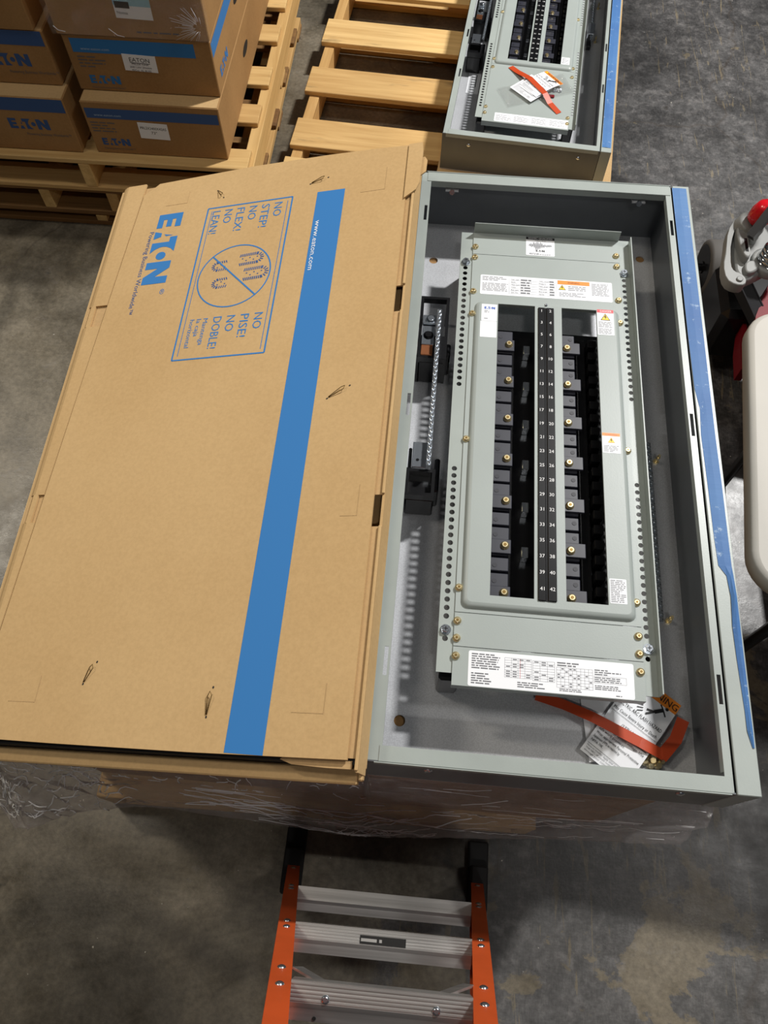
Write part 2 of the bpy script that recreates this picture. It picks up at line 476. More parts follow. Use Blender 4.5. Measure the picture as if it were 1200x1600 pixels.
def inst(src, name, parent, loc, rotz=0):                  # another object sharing src's mesh
    o = bpy.data.objects.new(name, src.data); COL.objects.link(o); o.parent = parent; o.location = loc; o.rotation_euler = (0, 0, rotz)
    return o


X, Y, Z = Vector((1, 0, 0)), Vector((0, 1, 0)), Vector((0, 0, 1))

# ------------------------------------------------------------------ structure
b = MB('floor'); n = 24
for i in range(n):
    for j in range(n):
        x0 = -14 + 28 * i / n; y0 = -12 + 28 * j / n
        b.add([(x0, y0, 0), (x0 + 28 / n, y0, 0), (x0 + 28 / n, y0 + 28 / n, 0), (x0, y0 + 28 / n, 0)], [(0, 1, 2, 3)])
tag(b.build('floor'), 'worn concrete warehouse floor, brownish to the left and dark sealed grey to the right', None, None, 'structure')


# ------------------------------------------------------------------ pallets
def pallet(name, label, loc, rotz, w, l, h, ys, bw, stringers, mat_deck='woodx', sw=.038, bottom=None, group=None, inset=0.0, seed=1, bt=.018):
    rd = random.Random(seed)
    t = thing(name, label, 'pallet', loc, group, Matrix.Rotation(rotz, 4, 'Z'))
    for y in ys:
        q = MB(mat_deck); dx = rd.uniform(-.004, .004)
        q.box(inset + dx, w - inset + dx, y, y + bw * rd.uniform(.97, 1.02), h - bt, h - rd.uniform(0, .0015), 0, .002); q.build('deck_board', t)
    for x in stringers:
        q = MB('woody'); q.box(x, x + sw, 0.0, l, bt, h - bt - .0002, 0, .002); q.build('stringer', t)
    for y in (bottom if bottom is not None else (0, l * .5 - bw / 2, l - bw)):
        q = MB('darkwoodx' if mat_deck != 'woodx' else 'woodx'); q.box(0, w, y, y + bw, 0, bt - .0002, 0, .002); q.build('bottom_board', t)
    return t


# left stack: a low skid, a pallet, a pallet
PX0, PX1 = -1.725, -.612
pw = PX1 - PX0
pallet('pallet', 'low dark wooden skid on the floor at the bottom of the stacked pallets', (PX0 - .03, 2.075, 0), 0, pw, 1.2, .062,
       [0, .25, .5, .75, 1.0], .1, [.0, .54, pw - .04], 'darkwoodx', seed=2, group=None)
pallet('pallet', 'weathered wooden pallet in the middle of the stack under the small cartons', (PX0 - .07, 2.06, .062), 0, pw, 1.2, .112,
       [0, .2, .4, .6, .8, 1.0], .1, [.0, .42, .5 * pw + .10, pw - .04], 'darkwoodx', seed=3)
pallet('pallet', 'light pine pallet carrying the two columns of small printed cartons', (PX0, 2.05, .174), 0, pw, 1.25, .126,
       [0, .223, .42, .66, .86, 1.05], .098, [.0, pw / 2 - .019, pw - .038], 'woodx', seed=4, inset=.012)

# empty slatted pallet under the far enclosure
pallet('pallet', 'wide slatted wooden pallet with big gaps under the far grey enclosure', (-.575, 2.20, 0), math.radians(-4.2), 1.15, 1.95, .125,
       [-.01, .20, .50, .80, 1.13, 1.45, 1.75], .148, [.014, .55, 1.098], 'woodx', bottom=(0.0, .32, .62, .93, 1.24, 1.6), seed=5, bt=.02)

# base of the near enclosure: pallet, three layers of cartons
pallet('pallet', 'wooden pallet on the floor under the shrink wrapped carton stack', (-.69, .150, 0), math.radians(1.0), 1.02, 1.22, .137,
       [0, .2, .4, .6, .8, 1.0, 1.12], .098, [.0, .49, .982], 'woodx', seed=6)


def carton_plain(label, x0, x1, y0, y1, z0, z1, group):
    t = thing('cardboard_carton', label, 'carton', ((x0 + x1) / 2, (y0 + y1) / 2, z0), group)
    q = MB('boxcard', 'dark'); w, l, h = (x1 - x0) / 2, (y1 - y0) / 2, z1 - z0
    q.box(-w, w, -l, l, 0, h, 0, .003); q.build('body', t)
    q = MB('card2'); q.box(-.03, .03, -l + .01, l - .01, h - .0015, h + .0006); q.build('flap_seam', t)
    return t


lay = [(.137, .325), (.325, .513), (.513, .70)]
layr = [(.137, .34), (.34, .54), (.54, .7415)]
for i, (a, c) in enumerate(lay):
    carton_plain('plain brown carton under the tilted printed carton, %s of its column' % ('bottom', 'middle', 'top')[i], -.69, -.062, .205, 1.40, a, c - .0007, 'wrapped cartons of the near stack')
for i, (a, c) in enumerate(layr):
    carton_plain('plain brown carton under the near grey enclosure, %s of its column' % ('bottom', 'middle', 'top')[i], -.05, .47, .195, 1.39, a, c - .0007, 'wrapped cartons of the near stack')

# loose stretch film skirt around the near stack
b = MB('film', 'crease'); nx, nz = 170, 56
px_ = [(-.86, .40), (-.78, .30), (-.70, .42), (-.58, .46), (-.42, .40), (-.2, .28), (-.1, .25), (.0, .29), (.12, .38), (.3, .46), (.52, .54)]
def interp(tab, x):
    for (a, p), (c, q) in zip(tab, tab[1:]):
        if a <= x <= c: return p + (q - p) * (x - a) / (c - a)
    return tab[0][1] if x < tab[0][0] else tab[-1][1]
flare = [(-.86, .10), (-.78, .15), (-.68, .105), (-.5, .055), (-.2, .06), (-.08, .065), (.1, .06), (.3, .05), (.52, .045)]
from mathutils import noise as mnoise


def film_pt(x, t):                                          # a point of the film skirt: x along the stack, t from its top to its hem
    top = .70 if x < -.05 else .728
    if x < -.70: top = .70 - (-.70 - x) * 1.1
    zb = interp(px_, x); z = top + (zb - top) * t; y = .186 - interp(flare, x) * (t ** 1.2)
    if x < -.70: y += (-.70 - x) * .5
    side = max(0, min(1, (-x - .35) * 4))
    f2 = mnoise.noise(Vector((x * 13, z * 30 + x * 22, 4))); f3 = mnoise.noise(Vector((x * 40, z * 55, 9)))
    zig = math.sin(z * 62 + x * 2.2 + 3.0 * mnoise.noise(Vector((x * 1.6, z * 3, 2)))) * (.6 + .4 * mnoise.noise(Vector((x * 2.5, z * 9, 7))))
    w = -.010 + zig * .013 * (1 - side * .5) * (1 - t ** 3) - (1 - abs(f2) * 2) * (.005 + .016 * side) * (1 - .7 * t ** 3) + f3 * .005 * (.4 + side)
    return Vector((x, min(y + w * (t ** .5), .150 + .038 * max(0, 1 - t * 4)), z + (w * .3 + f3 * .003) * (1 - t ** 3)))


vs = [film_pt(-.86 + 1.38 * i / nx, j / nz) for i in range(nx + 1) for j in range(nz + 1)]; fs = []
for i in range(nx):
    for j in range(nz):
        a = i * (nz + 1) + j; fs.append((a, a + 1, a + nz + 2, a + nz + 1))
b.add(vs, fs, 0, True)
rd = random.Random(11)


def crease(x, t, ang, steps, st, wob, rad):                 # doubled film along a fold: a fine milky ridge on the skirt
    pts = []
    for _ in range(steps):
        if not (-.85 < x < .51 and .02 < t < .99): break
        pts.append(film_pt(x, t) + Vector((0, -.0015, .0008))); ang += rd.uniform(-wob, wob); x += math.cos(ang) * st; t += math.sin(ang) * st * 3
    if len(pts) > 2: b.tube(pts, rad, 4, 1)


for _ in range(170): crease(rd.uniform(-.85, -.52), rd.uniform(.05, .95), rd.uniform(-2.6, -.2) if rd.random() < .6 else rd.uniform(0, 3), rd.randint(3, 7), .008, .8, rd.uniform(.0006, .0014))
for _ in range(60): crease(rd.uniform(-.55, -.05), rd.uniform(.03, .30), rd.uniform(-.8, .8), rd.randint(3, 6), .007, .9, rd.uniform(.0005, .0011))
for _ in range(60): crease(rd.uniform(-.42, .0), min(.97, rd.gauss(.72, .12)), rd.uniform(-.06, .06), rd.randint(6, 18), .011, .06, rd.uniform(.0006, .0014))
for _ in range(26): crease(rd.uniform(-.12, .06), rd.uniform(.84, .98), rd.uniform(-.3, .3), rd.randint(4, 8), .007, .5, rd.uniform(.0006, .0013))
for _ in range(40): crease(rd.uniform(.0, .5), rd.uniform(.1, .95), rd.uniform(-.12, .12), rd.randint(4, 12), .010, .1, rd.uniform(.0003, .0007))
tag(b.build('stretch_wrap'), 'crumpled clear stretch film hanging around the front of the near carton stack', 'film')


# ------------------------------------------------------------------ enclosures (electrical panelboards)
def enclosure(label, loc, rotz, P):
    """local frame: x across, y towards the far end, z up from the back panel"""
    W, LEN, H = .516, 1.218, .142
    XL = -.012
    e = thing('panelboard_enclosure', label, 'electrical panel', loc, 'open grey panelboard enclosures', Matrix.Rotation(rotz, 4, 'Z'))
    holes = P['holes']
    q = MB('galv'); q.prism([rect(XL, W, 0, LEN)] + [circ(x, y, .0095, 18) for x, y in holes], 0, .003); q.build('back_panel', e)
    q = MB('galv_shade', 'steel'); q.box(XL, XL + .002, 0, LEN, .003, H, 0); q.build('side_wall', e)
    q = MB('galv_shade'); q.box(W - .002, W, 0, LEN, .003, H, 0); q.build('side_wall', e)
    q = MB('galv_shade', 'zinc'); q.box(XL + .002, W - .002, 0, .002, .003, H)
    q.build('end_wall', e)
    q = MB('galv_shade'); q.box(XL + .002, W - .002, LEN - .002, LEN, .003, H); q.build('end_wall', e)
    # rim flanges with slots cut through
    slots = P['slots']
    cuts = [rect(.001, .007, a, c) for a, c in slots]
    q = MB('steel'); q.prism([rect(XL, .0105, .002, LEN - .002)] + cuts, H - .0018, H)
    q.box(.0090, .0105, .03, LEN - .03, H - .012, H - .0018); q.build('rim_flange', e)
    cuts = [rect(W - .0105, W - .0045, a, c) for a, c in slots]
    q = MB('steel'); q.prism([rect(W - .0135, W, .002, LEN - .002)] + cuts, H - .0018, H)
    q.box(W - .0135, W - .012, .03, LEN - .03, H - .014, H - .0018); q.build('rim_flange', e)
    q = MB('steel'); q.box(.006, W - .004, .0005, .0235, H - .0005, H + .0012, 0, .0006); q.box(.0, W - .006, -.0015, .0, H - .012, H + .0018)
    q.box(.006, W - .004, .0220, .0235, H - .014, H - .0005); q.build('rim_flange', e)
    q = MB('steel'); q.box(.002, W - .004, LEN - .027, LEN - .0005, H - .0005, H + .0012, 0, .0006); q.box(.0, W - .002, LEN, LEN + .0015, H - .012, H + .0018)
    q.box(.002, W - .004, LEN - .027, LEN - .0255, H - .014, H - .0005); q.build('rim_flange', e)
    # side channel strip on the right with blue masking tape
    q = MB('steel'); q.box(W + .0015, W + .036, -.001, LEN + .002, .0, H + .0015, 0, .0012); q.build('side_channel', e)
    tp = P['tape']
    q = MB('tape'); nn = len(tp)
    vs = []; fs = []
    for (y, xa, xb, lift) in tp:
        vs += [(xa, y, H + .0019 + lift * .3), ((xa + xb) / 2, y, H + .0024 + lift), (xb, y, H + .0019 + lift * .5), (xb + .0008, y, H - .012)]
    for i in range(nn - 1):
        for k in range(3): fs.append((i * 4 + k, i * 4 + k + 1, i * 4 + k + 5, i * 4 + k + 4))
    q.add(vs, [f[::-1] for f in fs], 0); q.build('masking_tape', e)['label'] = 'strip of blue masking tape, wrinkled'
    # wall studs on the far end wall, corner screw
    for x in (.056, .452):
        q = MB('zinc', 'galv'); q.box(x - .014, x + .014, LEN - .030, LEN - .003, H - .022, H - .019, 1)
        q.cyl((x, LEN - .034, H - .020), (x, LEN - .006, H - .034), .0035, 10); q.lathe((x, LEN - .036, H - .018), (0, 1, -.5), [(0, .006), (.005, .006)], 6, 0, False); q.build('wall_stud', e)
    # knock-outs / pan head rivets on the near end wall
    for x in (.08, .45):
        q = MB('zinc'); q.lathe((x, 0, .105), (0, -1, 0), [(0, .007), (.0015, .0065), (.003, .003)], 12); q.build('rivet', e)
    ZD = .108
    y0, y1 = P['y0'], P['y1']
    DX0, DX1 = .108, .408
    # mounting rails with rows of holes
    hy = P['rail_holes_left']; hr = P['rail_holes_right']
    q = MB('steel'); q.prism([rect(.083, .112, y0 + .02, y1 + .0)] + [circ(.0945, y, .0047, 12) for y in hy], ZD - .0036, ZD - .0026)
    q.box(.083, .0842, y0 + .02, y1, ZD - .012, ZD - .0036); q.build('mounting_rail', e)
    q = MB('steel'); q.prism([rect(.402, .430, y0 + .01, y1 + .004)] + [circ(.4155, y, .0043, 12) for y in hr], ZD - .0045, ZD - .0025)
    q.box(.4285, .4305, y0 + .01, y1 - .004, ZD - .0045, ZD + .017); q.build('mounting_rail', e)
    q = MB('black'); q.box(.1005, .112, y0 + .09, y1 - .03, .003, .090, 0, .001); q.build('rail_hole_backing', e)  # black strip added beneath the rail holes, standing in for the shade there
    # chassis feet under the rails
    for xa in (.0885, .395):
        for ya in ((y0 + .012) if xa < .1 else (y0 + .06), y1 - .06):
            q = MB('black'); q.box(xa, xa + .034, ya, ya + .035, .003, .09, 0, .004); q.build('chassis_foot', e)
    q = MB('black'); q.box(.12, .40, P['pan'][0] - .01, P['pan'][1] + .0, .012, .034, 0, .003); q.build('chassis_tray', e)
    # cover plates
    for i, (a, c) in enumerate(P['plates']):
        q = MB('steel2'); lp = [rect(DX0, DX1, a + .0006, c - .0006)]
        if a <= P['pan'][0] and c >= P['pan'][1]: lp += [rect(.150, .238, P['pan'][0] + .01, P['pan'][1] - .004), rect(.2750, .3700, P['pan'][0] + .01, P['pan'][1] - .004)]
        q.prism(lp, ZD - .0022, ZD)
        if P['flange'] and i == len(P['plates']) - 1:
            q.box(DX0, DX1, c - .003, c - .001, ZD, ZD + .026, 0, .0006)
        if i == 0: q.box(DX0, DX1, a + .0004, a + .002, ZD - .018, ZD - .0022)
        pl = q.build('cover_plate', e)
        for lb in P['labels'].get(i, []): lb(pl)
    # raised breaker pan with two long openings
    pa, pb = P['pan']; oy0, oy1 = pa + .021, pb - .006
    q = MB('steel2')
    l0 = rrect(.1165, .4, pa - .002, pb + .002, .012); l1 = rrect(.1185, .398, pa, pb, .011); l2 = rrect(.1215, .395, pa + .003, pb - .003, .010); l3 = rrect(.126, .3905, pa + .0075, pb - .0045, .008)
    k = len(l0); vs = [(x, y, ZD - .001) for x, y in l0] + [(x, y, ZD + .004) for x, y in l1] + [(x, y, ZD + .0072) for x, y in l2] + [(x, y, ZD + .0085) for x, y in l3]
    fs = [(r * k + i, r * k + (i + 1) % k, (r + 1) * k + (i + 1) % k, (r + 1) * k + i) for r in range(3) for i in range(k)]
    q.add(vs, fs, 0, True)
    OL, OR = (.1625, .2345), (.2865, .3545)
    holesP = [rect(OL[0], OL[1], oy0, oy1), rect(OR[0], OR[1], oy0, oy1)]
    q.flat([l3] + holesP, ZD + .0085)
    for (a, c) in (OL, OR):
        q.add([(a, oy0, ZD + .0085), (c, oy0, ZD + .0085), (c, oy1, ZD + .0085), (a, oy1, ZD + .0085), (a, oy0, ZD + .004), (c, oy0, ZD + .004), (c, oy1, ZD + .004), (a, oy1, ZD + .004)],
              [(0, 1, 5, 4), (1, 2, 6, 5), (2, 3, 7, 6), (3, 0, 4, 7)])
    pan = q.build('breaker_pan', e)
    for lb in P['labels'].get('pan', []): lb(pan)
    # circuit number strip
    q = MB('black', 'whiteink', 'zinc'); zs = ZD + .0085
    q.box(.2405, .2535, oy0 - .003, oy1 - .004, zs, zs + .003, 0, .001); q.box(.2565, .2710, oy0 - .003, oy1 - .004, zs, zs + .003, 0, .001); q.box(.2535, .2565, oy0 - .003, oy1 - .004, zs, zs + .0012)
    for r in range(P['rows']):
        y = P['row_y'] - P['pitch'] * r
        q.text(str(2 * r + 1), (.247, y - .0030, zs + .0032), X, Y, .0062, 1, None, 'C'); q.text(str(2 * r + 2), (.2638, y - .0030, zs + .0032), X, Y, .0062, 1, None, 'C')
    q.lathe((.256, oy1 + .004, zs), Z, [(0, .0035), (.002, .003), (.003, .001)], 10, 2)
    q.build('circuit_number_strip', e)
    # moulded bus supports, one per pole, and every third with a brass screw
    zb = .072
    src = None; ssrc = None
    for r in range(P['rows']):
        y = P['row_y'] - P['pitch'] * r - .03
        if y < oy0 - .02: continue
        for side in (0, 1):
            x0 = .166 if side == 0 else .292
            if src is None:
                q = MB('bus', 'disc', 'whiteink'); q.box(0, .032, -.0125, .0125, -.03, 0, 0, .0012); q.lathe((.008, -.002, 0), Z, [(0, .0042), (.0006, .004)], 12, 1); o = q.build('bus_support', e); o.location = (x0, y, zb); src = o
            else: o = inst(src, 'bus_support', e, (x0, y, zb))
            if side: o.rotation_euler.z = math.pi; o.location.x = x0 + .028
            if (r % 3) == 1:
                xs = .190 if side == 0 else .3035
                if ssrc is None:
                    q = MB('bus', 'brass', 'brassd'); q.box(-.026, .011, -.015, .012, 0, .006, 0, .001)
                    q.lathe((0, 0, .006), Z, [(0, .0078), (.001, .0078), (.0015, .0055), (.005, .0055), (.0055, .0048)], 16, 1); q.lathe((0, 0, .0116), Z, [(0, .003), (.0003, .003)], 6, 2, False)
                    o = q.build('bus_screw_pad', e); o.location = (xs, y + .004, zb); ssrc = o
                else: o = inst(ssrc, 'bus_screw_pad', e, (xs, y + .004, zb))
                if side: o.rotation_euler.z = math.pi
    q = MB('black'); q.box(.198, .290, oy0 - .012, oy1 - .03, .034, .055, 0, .002)
    q.box(.324, .344, oy0 - .012, oy1 - .03, .034, .060, 0, .002)
    q.box(.150, .168, oy0 - .012, oy1 - .03, .034, .066, 0, .002)
    q.build('bus_spine', e)
    q = MB('black'); yy = oy0
    while yy < oy1 - .04:
        q.box(.345, .362, yy, yy + .017, .034, .078, 0, .001); yy += P['pitch']
    tag(q.build('bus_comb', e), None, None, None, 'stuff')
    tsrc = None
    for r in range(1, P['rows'] - 2, 3):
        y = P['row_y'] - P['pitch'] * r - .035
        if tsrc is None:
            q = MB('zinc'); q.box(-.006, .006, -.010, .010, 0, .022, 0, .001); tsrc = q.build('bus_stab', e); tsrc.location = (.225, y, .055)
        else: inst(tsrc, 'bus_stab', e, (.225, y, .055))
    # brass cover screws, zinc hex bolts
    csrc = None
    for (x, y) in P['screws']:
        if csrc is None:
            q = MB('brass', 'brassd'); q.lathe((0, 0, 0), Z, [(0, .0066), (.0022, .0066), (.0030, .0062), (.0034, .005), (.0050, .0046), (.0054, .0036)], 14, 0); q.lathe((0, 0, .0055), Z, [(0, .0022), (.0002, .0022)], 6, 1, False)
            csrc = q.build('cover_screw', e); csrc.location = (x, y, ZD)
        else: inst(csrc, 'cover_screw', e, (x, y, ZD), random.random() * 3)
    for (x, y) in P['bolts']:
        q = MB('zinc', 'dark'); q.lathe((x, y, ZD - .0025), Z, [(0, .0088), (.0022, .0088)], 16); q.lathe((x, y, ZD - .0003), Z, [(0, .0066), (.0055, .0066), (.0062, .0058)], 6, 0, False)
        q.box(x - .0035, x + .0035, y - .0006, y + .0006, ZD + .0058, ZD + .0061, 1); q.box(x - .0006, x + .0006, y - .0035, y + .0035, ZD + .0058, ZD + .0061, 1); q.build('hex_bolt', e)
    # neutral bar on black brackets along the left wall
    for (ya, top) in P['neutral_brackets']:
        q = MB('black', 'zinc', 'copper')
        if top:
            q.prism([rect(.010, .068, ya, ya + .155), rect(.016, .062, ya + .055, ya + .149)], .070, .084, 0)
            for (xa, a) in ((.010, ya), (.062, ya), (.010, ya + .148), (.062, ya + .148)): q.box(xa, xa + .006, a, a + .006, .003, .070, 0)
            q.box(.012, .064, ya, ya + .05, .003, .070, 0, .002)
            q.box(.017, .042, ya + .030, ya + .076, .05, .088, 1, .001); q.lathe((.030, ya + .052, .088), Z, [(0, .010), (.001, .010), (.0012, .0065), (.004, .0065)], 14, 0)
            q.box(.017, .040, ya + .006, ya + .030, .05, .086, 2, .001)
            q.box(.017, .042, ya + .078, ya + .100, .05, .092, 1, .001); q.lathe((.032, ya + .089, .092), Z, [(0, .008), (.004, .008), (.005, .006)], 14, 1)
            q.box(.066, .076, ya + .02, ya + .05, .003, .070, 0, .003)
        else:
            q.box(.018, .052, ya + .055, ya + .108, .012, .088, 1, .001); q.lathe((.028, ya + .07, .088), Z, [(0, .003), (.0003, .003)], 10, 0)
            q.box(.010, .062, ya, ya + .055, .003, .066, 0, .003)
            q.prism([rect(.009, .062, ya, ya + .055), rect(.015, .056, ya + .006, ya + .048)], .066, .084, 0)
            q.box(.011, .017, ya + .05, ya + .10, .003, .08, 0, .002); q.box(.060, .070, ya + .02, ya + .09, .003, .066, 0, .003)
        q.build('neutral_bracket', e)
    (nx0, ny0), (nx1, ny1) = P['neutral_bar']
    q = MB('zinc', 'dark'); c0 = Vector(((nx0 + nx1) / 2, (ny0 + ny1) / 2, .097)); d = Vector((nx1 - nx0, ny1 - ny0, 0)); dn = d.normalized(); pr = Vector((-dn.y, dn.x, 0))
    q.obox(c0, d / 2, pr * .0042, Vector((0, 0, .0065)))
    k = int(d.length / .0085)
    for i in range(k):
        p = Vector((nx0, ny0, .1035)) + dn * (d.length * (i + .5) / k); q.lathe(p + pr * (.0012 if i % 2 else -.0012), Z, [(0, .0030), (.0016, .0030), (.0018, .0024)], 7, 0, False)
        q.obox(p + pr * (.0012 if i % 2 else -.0012) + Vector((0, 0, .0019)), dn * .0005 + pr * .0018, Vector((.0005, 0, 0)), Vector((0, 0, .0001)), 1)
    q.build('neutral_bar', e)
    # ground bar and studs by the right wall
    ga, gb = P['ground']
    q = MB('zinc', 'dark', 'steel'); q.box(.464, .473, ga, gb, .012, .024, 0, .0008); q.box(.460, .474, ga + .02, ga + .04, .003, .012, 2); q.box(.460, .474, gb - .04, gb - .02, .003, .012, 2)
    k = int((gb - ga) / .008)
    for i in range(k):
        y = ga + (gb - ga) * (i + .5) / k; q.lathe((.4685 + (.0014 if i % 2 else -.0014), y, .024), Z, [(0, .003), (.0022, .003), (.0026, .002)], 7, 0, False)
        q.box(.4645, .4725, y - .0005, y + .0005, .0240, .0243, 1)
    q.build('ground_bar', e)
    for y in P['studs']:
        q = MB('brass'); q.cyl((.487, y, .003), (.487, y, .028), .0026, 8); q.lathe((.487, y, .003), Z, [(0, .006), (.004, .006)], 6, 0, False); q.lathe((.487, y, .018), Z, [(0, .004), (.004, .004)], 8); q.build('ground_stud', e)
    return e


def label_mesh(x0, x1, y0, y1, z, mats=('white',), r=.003):
    q = MB(*mats); q.prism([rrect(x0, x1, y0, y1, r, 3)], z, z + .0003, 0); return q


ZT = .1083; ZP = .108 + .0085


def lab_seismic(p):
    q = label_mesh(.217, .276, 1.033, 1.084, .108, ('white', 'ink', 'whiteink', 'inkdark', 'logo'), .002); z = ZT + .0002
    q.quad((0, 0, z), X, Y, .217, 1.0765, .276, 1.084, 1); q.text('SEISMIC QUALIFIED', (.2465, 1.0785, z + .0001), X, Y, .0038, 2, .05, 'C')
    q.text('TESTED', (.2465, 1.0728, z), X, Y, .0022, 3, .024, 'C')
    rd = random.Random(3); pts = []
    for i in range(34):
        x = .223 + .047 * i / 33; a = (.003 + .009 * math.exp(-((i - 12) / 8) ** 2)) * (1 if i % 2 else -1) * rd.uniform(.5, 1.1); pts.append((x, 1.061 + a))
    for (xa, ya), (xb, yb) in zip(pts, pts[1:]):
        d = Vector((xb - xa, yb - ya)).normalized() * .00045
        q.add([(xa - d.y, ya + d.x, z), (xa + d.y, ya - d.x, z), (xb + d.y, yb - d.x, z), (xb - d.y, yb + d.x, z)], [(0, 1, 2, 3)], 3)
    q.logo((.2375, 1.0435, z), X, Y, .005, 1); q.words((.224, 1.035, z), X, Y, .045, .005, 2, 3, 4)
    q.build('label', p)['label'] = 'white label with a black headed seismic wave print'


def tri_sign(q, cx, cy, s, z, m_out, m_in, bolt):
    q.flat([[(cx - s, cy - s * .8), (cx + s, cy - s * .8), (cx, cy + s)]], z, m_out); q.flat([[(cx - s * .8, cy - s * .68), (cx + s * .8, cy - s * .68), (cx, cy + s * .76)]], z + .0001, m_in)
    q.flat([[(cx - s * .05, cy + s * .5), (cx - s * .28, cy - s * .08), (cx, cy - s * .05), (cx - s * .08, cy - s * .55), (cx + s * .3, cy + .08 * s), (cx + .04 * s, cy + .06 * s), (cx + s * .16, cy + s * .45)]], z + .0002, bolt)


def lab_rating(p):
    q = label_mesh(.126, .390, .921, .972, .108, ('white', 'inkgrey', 'orange', 'yellow', 'ink', 'inkdark')); z = ZT + .0002
    q.words((.130, .957, z), X, Y, .05, .012, 3, 1, 1); q.words((.130, .93, z), X, Y, .052, .022, 6, 1, 2)
    for r, (a, c) in enumerate([('Cat. type', 'Vert. mount'), ('Style', 'Phase 3'), ('Main type', 'Main amps'), ('Volts', 'Main bus'), ('Bus type', 'Bus amps'), ('GO No.', 'Series')]):
        y = .9625 - r * .0068
        q.text(a, (.188, y, z), X, Y, .003, 5); q.words((.207, y - .0006, z), X, Y, .022, .0042, 1, 5, r + 5, .7); q.text(c, (.244, y, z), X, Y, .003, 5); q.words((.265, y - .0006, z), X, Y, .010, .0042, 1, 5, r + 15, .7)
        q.quad((0, 0, z), X, Y, .186, y - .0014, .277, y - .0010, 1)
    q.quad((0, 0, z), X, Y, .184, .925, .1844, .968, 1); q.quad((0, 0, z), X, Y, .279, .925, .2794, .968, 1)
    q.quad((0, 0, z), X, Y, .281, .9595, .345, .9695, 2); q.text('WARNING', (.313, .9622, z + .0001), X, Y, .0045, 4, .024, 'C')
    tri_sign(q, .290, .951, .0075, z, 4, 3, 4); q.words((.302, .944, z), X, Y, .040, .013, 3, 1, 8); q.words((.284, .928, z), X, Y, .055, .011, 3, 1, 9)
    q.words((.349, .935, z), X, Y, .036, .032, 9, 1, 10); q.build('label', p)['label'] = 'long white rating label with an orange warning block'


def lab_table(p):
    q = label_mesh(.133, .391, .1305, .187, .108, ('white', 'inkdark', 'inkgrey', 'red')); z = ZT + .0002
    q.words((.138, .158, z), X, Y, .048, .026, 7, 1, 21); q.words((.138, .134, z), X, Y, .032, .019, 5, 1, 22)
    def grid(x0, x1, y0, y1, nx_, ny_, fill):
        t = .0004
        for i in range(nx_ + 1):
            xx = x0 + (x1 - x0) * i / nx_; q.quad((0, 0, z), X, Y, xx - t / 2, y0, xx + t / 2, y1, 2)
        for j in range(ny_ + 1):
            yy = y0 + (y1 - y0) * j / ny_; q.quad((0, 0, z), X, Y, x0, yy - t / 2, x1, yy + t / 2, 2)
        rd = random.Random(int(x0 * 1e4)); cw, ch = (x1 - x0) / nx_, (y1 - y0) / ny_
        for i in range(nx_):
            for j in range(ny_):
                if rd.random() < fill: q.quad((0, 0, z), X, Y, x0 + cw * (i + .2), y0 + ch * (j + .3), x0 + cw * (i + .8), y0 + ch * (j + .7), 1)
    grid(.190, .232, .149, .180, 4, 8, .6); grid(.234, .268, .147, .179, 3, 8, .45); grid(.271, .327, .140, .172, 9, 7, .35)
    q.words((.272, .173, z), X, Y, .034, .008, 2, 1, 25); q.words((.210, .134, z), X, Y, .045, .010, 3, 1, 26); q.words((.275, .134, z), X, Y, .035, .005, 2, 1, 27)
    q.words((.330, .164, z), X, Y, .045, .010, 3, 1, 28); grid(.329, .379, .152, .163, 1, 1, 0); q.words((.330, .153, z), X, Y, .045, .009, 3, 1, 29); q.words((.330, .141, z), X, Y, .040, .008, 3, 1, 30); q.words((.362, .1325, z), X, Y, .02, .003, 1, 1, 31)
    q.quad((0, 0, z), X, Y, .214, .149, .2145, .18, 3)
    q.build('label', p)['label'] = 'long white label printed with tables'


def lab_maker(p):
    q = label_mesh(.130, .1605, .846, .888, ZP, ('white', 'logo', 'inkgrey'), .0015); z = ZP + .0005
    q.logo((.1355, .8755, z), X, Y, .0058, 1); q.words((.1355, .866, z), X, Y, .021, .007, 2, 2, 31); q.words((.1355, .850, z), X, Y, .014, .004, 1, 2, 32)
    q.build('label', p)['label'] = 'small white maker label with blue lettering'
    q = label_mesh(.1285, .1605, .806, .8455, ZP, ('white',), .0015); q.build('label', p)['label'] = 'blank lower white label'


def lab_danger(p):
    q = label_mesh(.3552, .3875, .831, .8935, ZP, ('white', 'red', 'whiteink', 'yellow', 'ink', 'inkgrey'), .0012); z = ZP + .0005
    q.quad((0, 0, z), X, Y, .3554, .8855, .3873, .8933, 1); q.text('DANGER', (.3725, .8872, z + .0001), X, Y, .0044, 2, .022, 'C'); tri_sign(q, .3713, .8745, .0095, z, 4, 3, 4)
    q.words((.3572, .849, z), X, Y, .027, .015, 5, 5, 33); q.words((.3572, .833, z), X, Y, .027, .014, 5, 5, 34); q.build('label', p)['label'] = 'white and red danger label'
    q = label_mesh(.3552, .3872, .566, .608, ZP, ('white', 'orange', 'ink', 'yellow', 'inkgrey', 'red'), .0012)
    q.quad((0, 0, z), X, Y, .3554, .6015, .387, .6078, 1); q.text('WARNING', (.3713, .6030, z + .0001), X, Y, .0030, 5, .022, 'C'); tri_sign(q, .3713, .5925, .0065, z, 1, 3, 2); q.words((.3575, .568, z), X, Y, .027, .014, 5, 4, 36)
    q.build('label', p)['label'] = 'small white label with an orange heading'
    q = label_mesh(.357, .3845, .2825, .3255, ZP, ('white', 'inkgrey'), .0012); q.words((.3585, .284, z), X, Y, .025, .040, 13, 1, 37, .55); q.build('label', p)['label'] = 'small label filled with fine print'


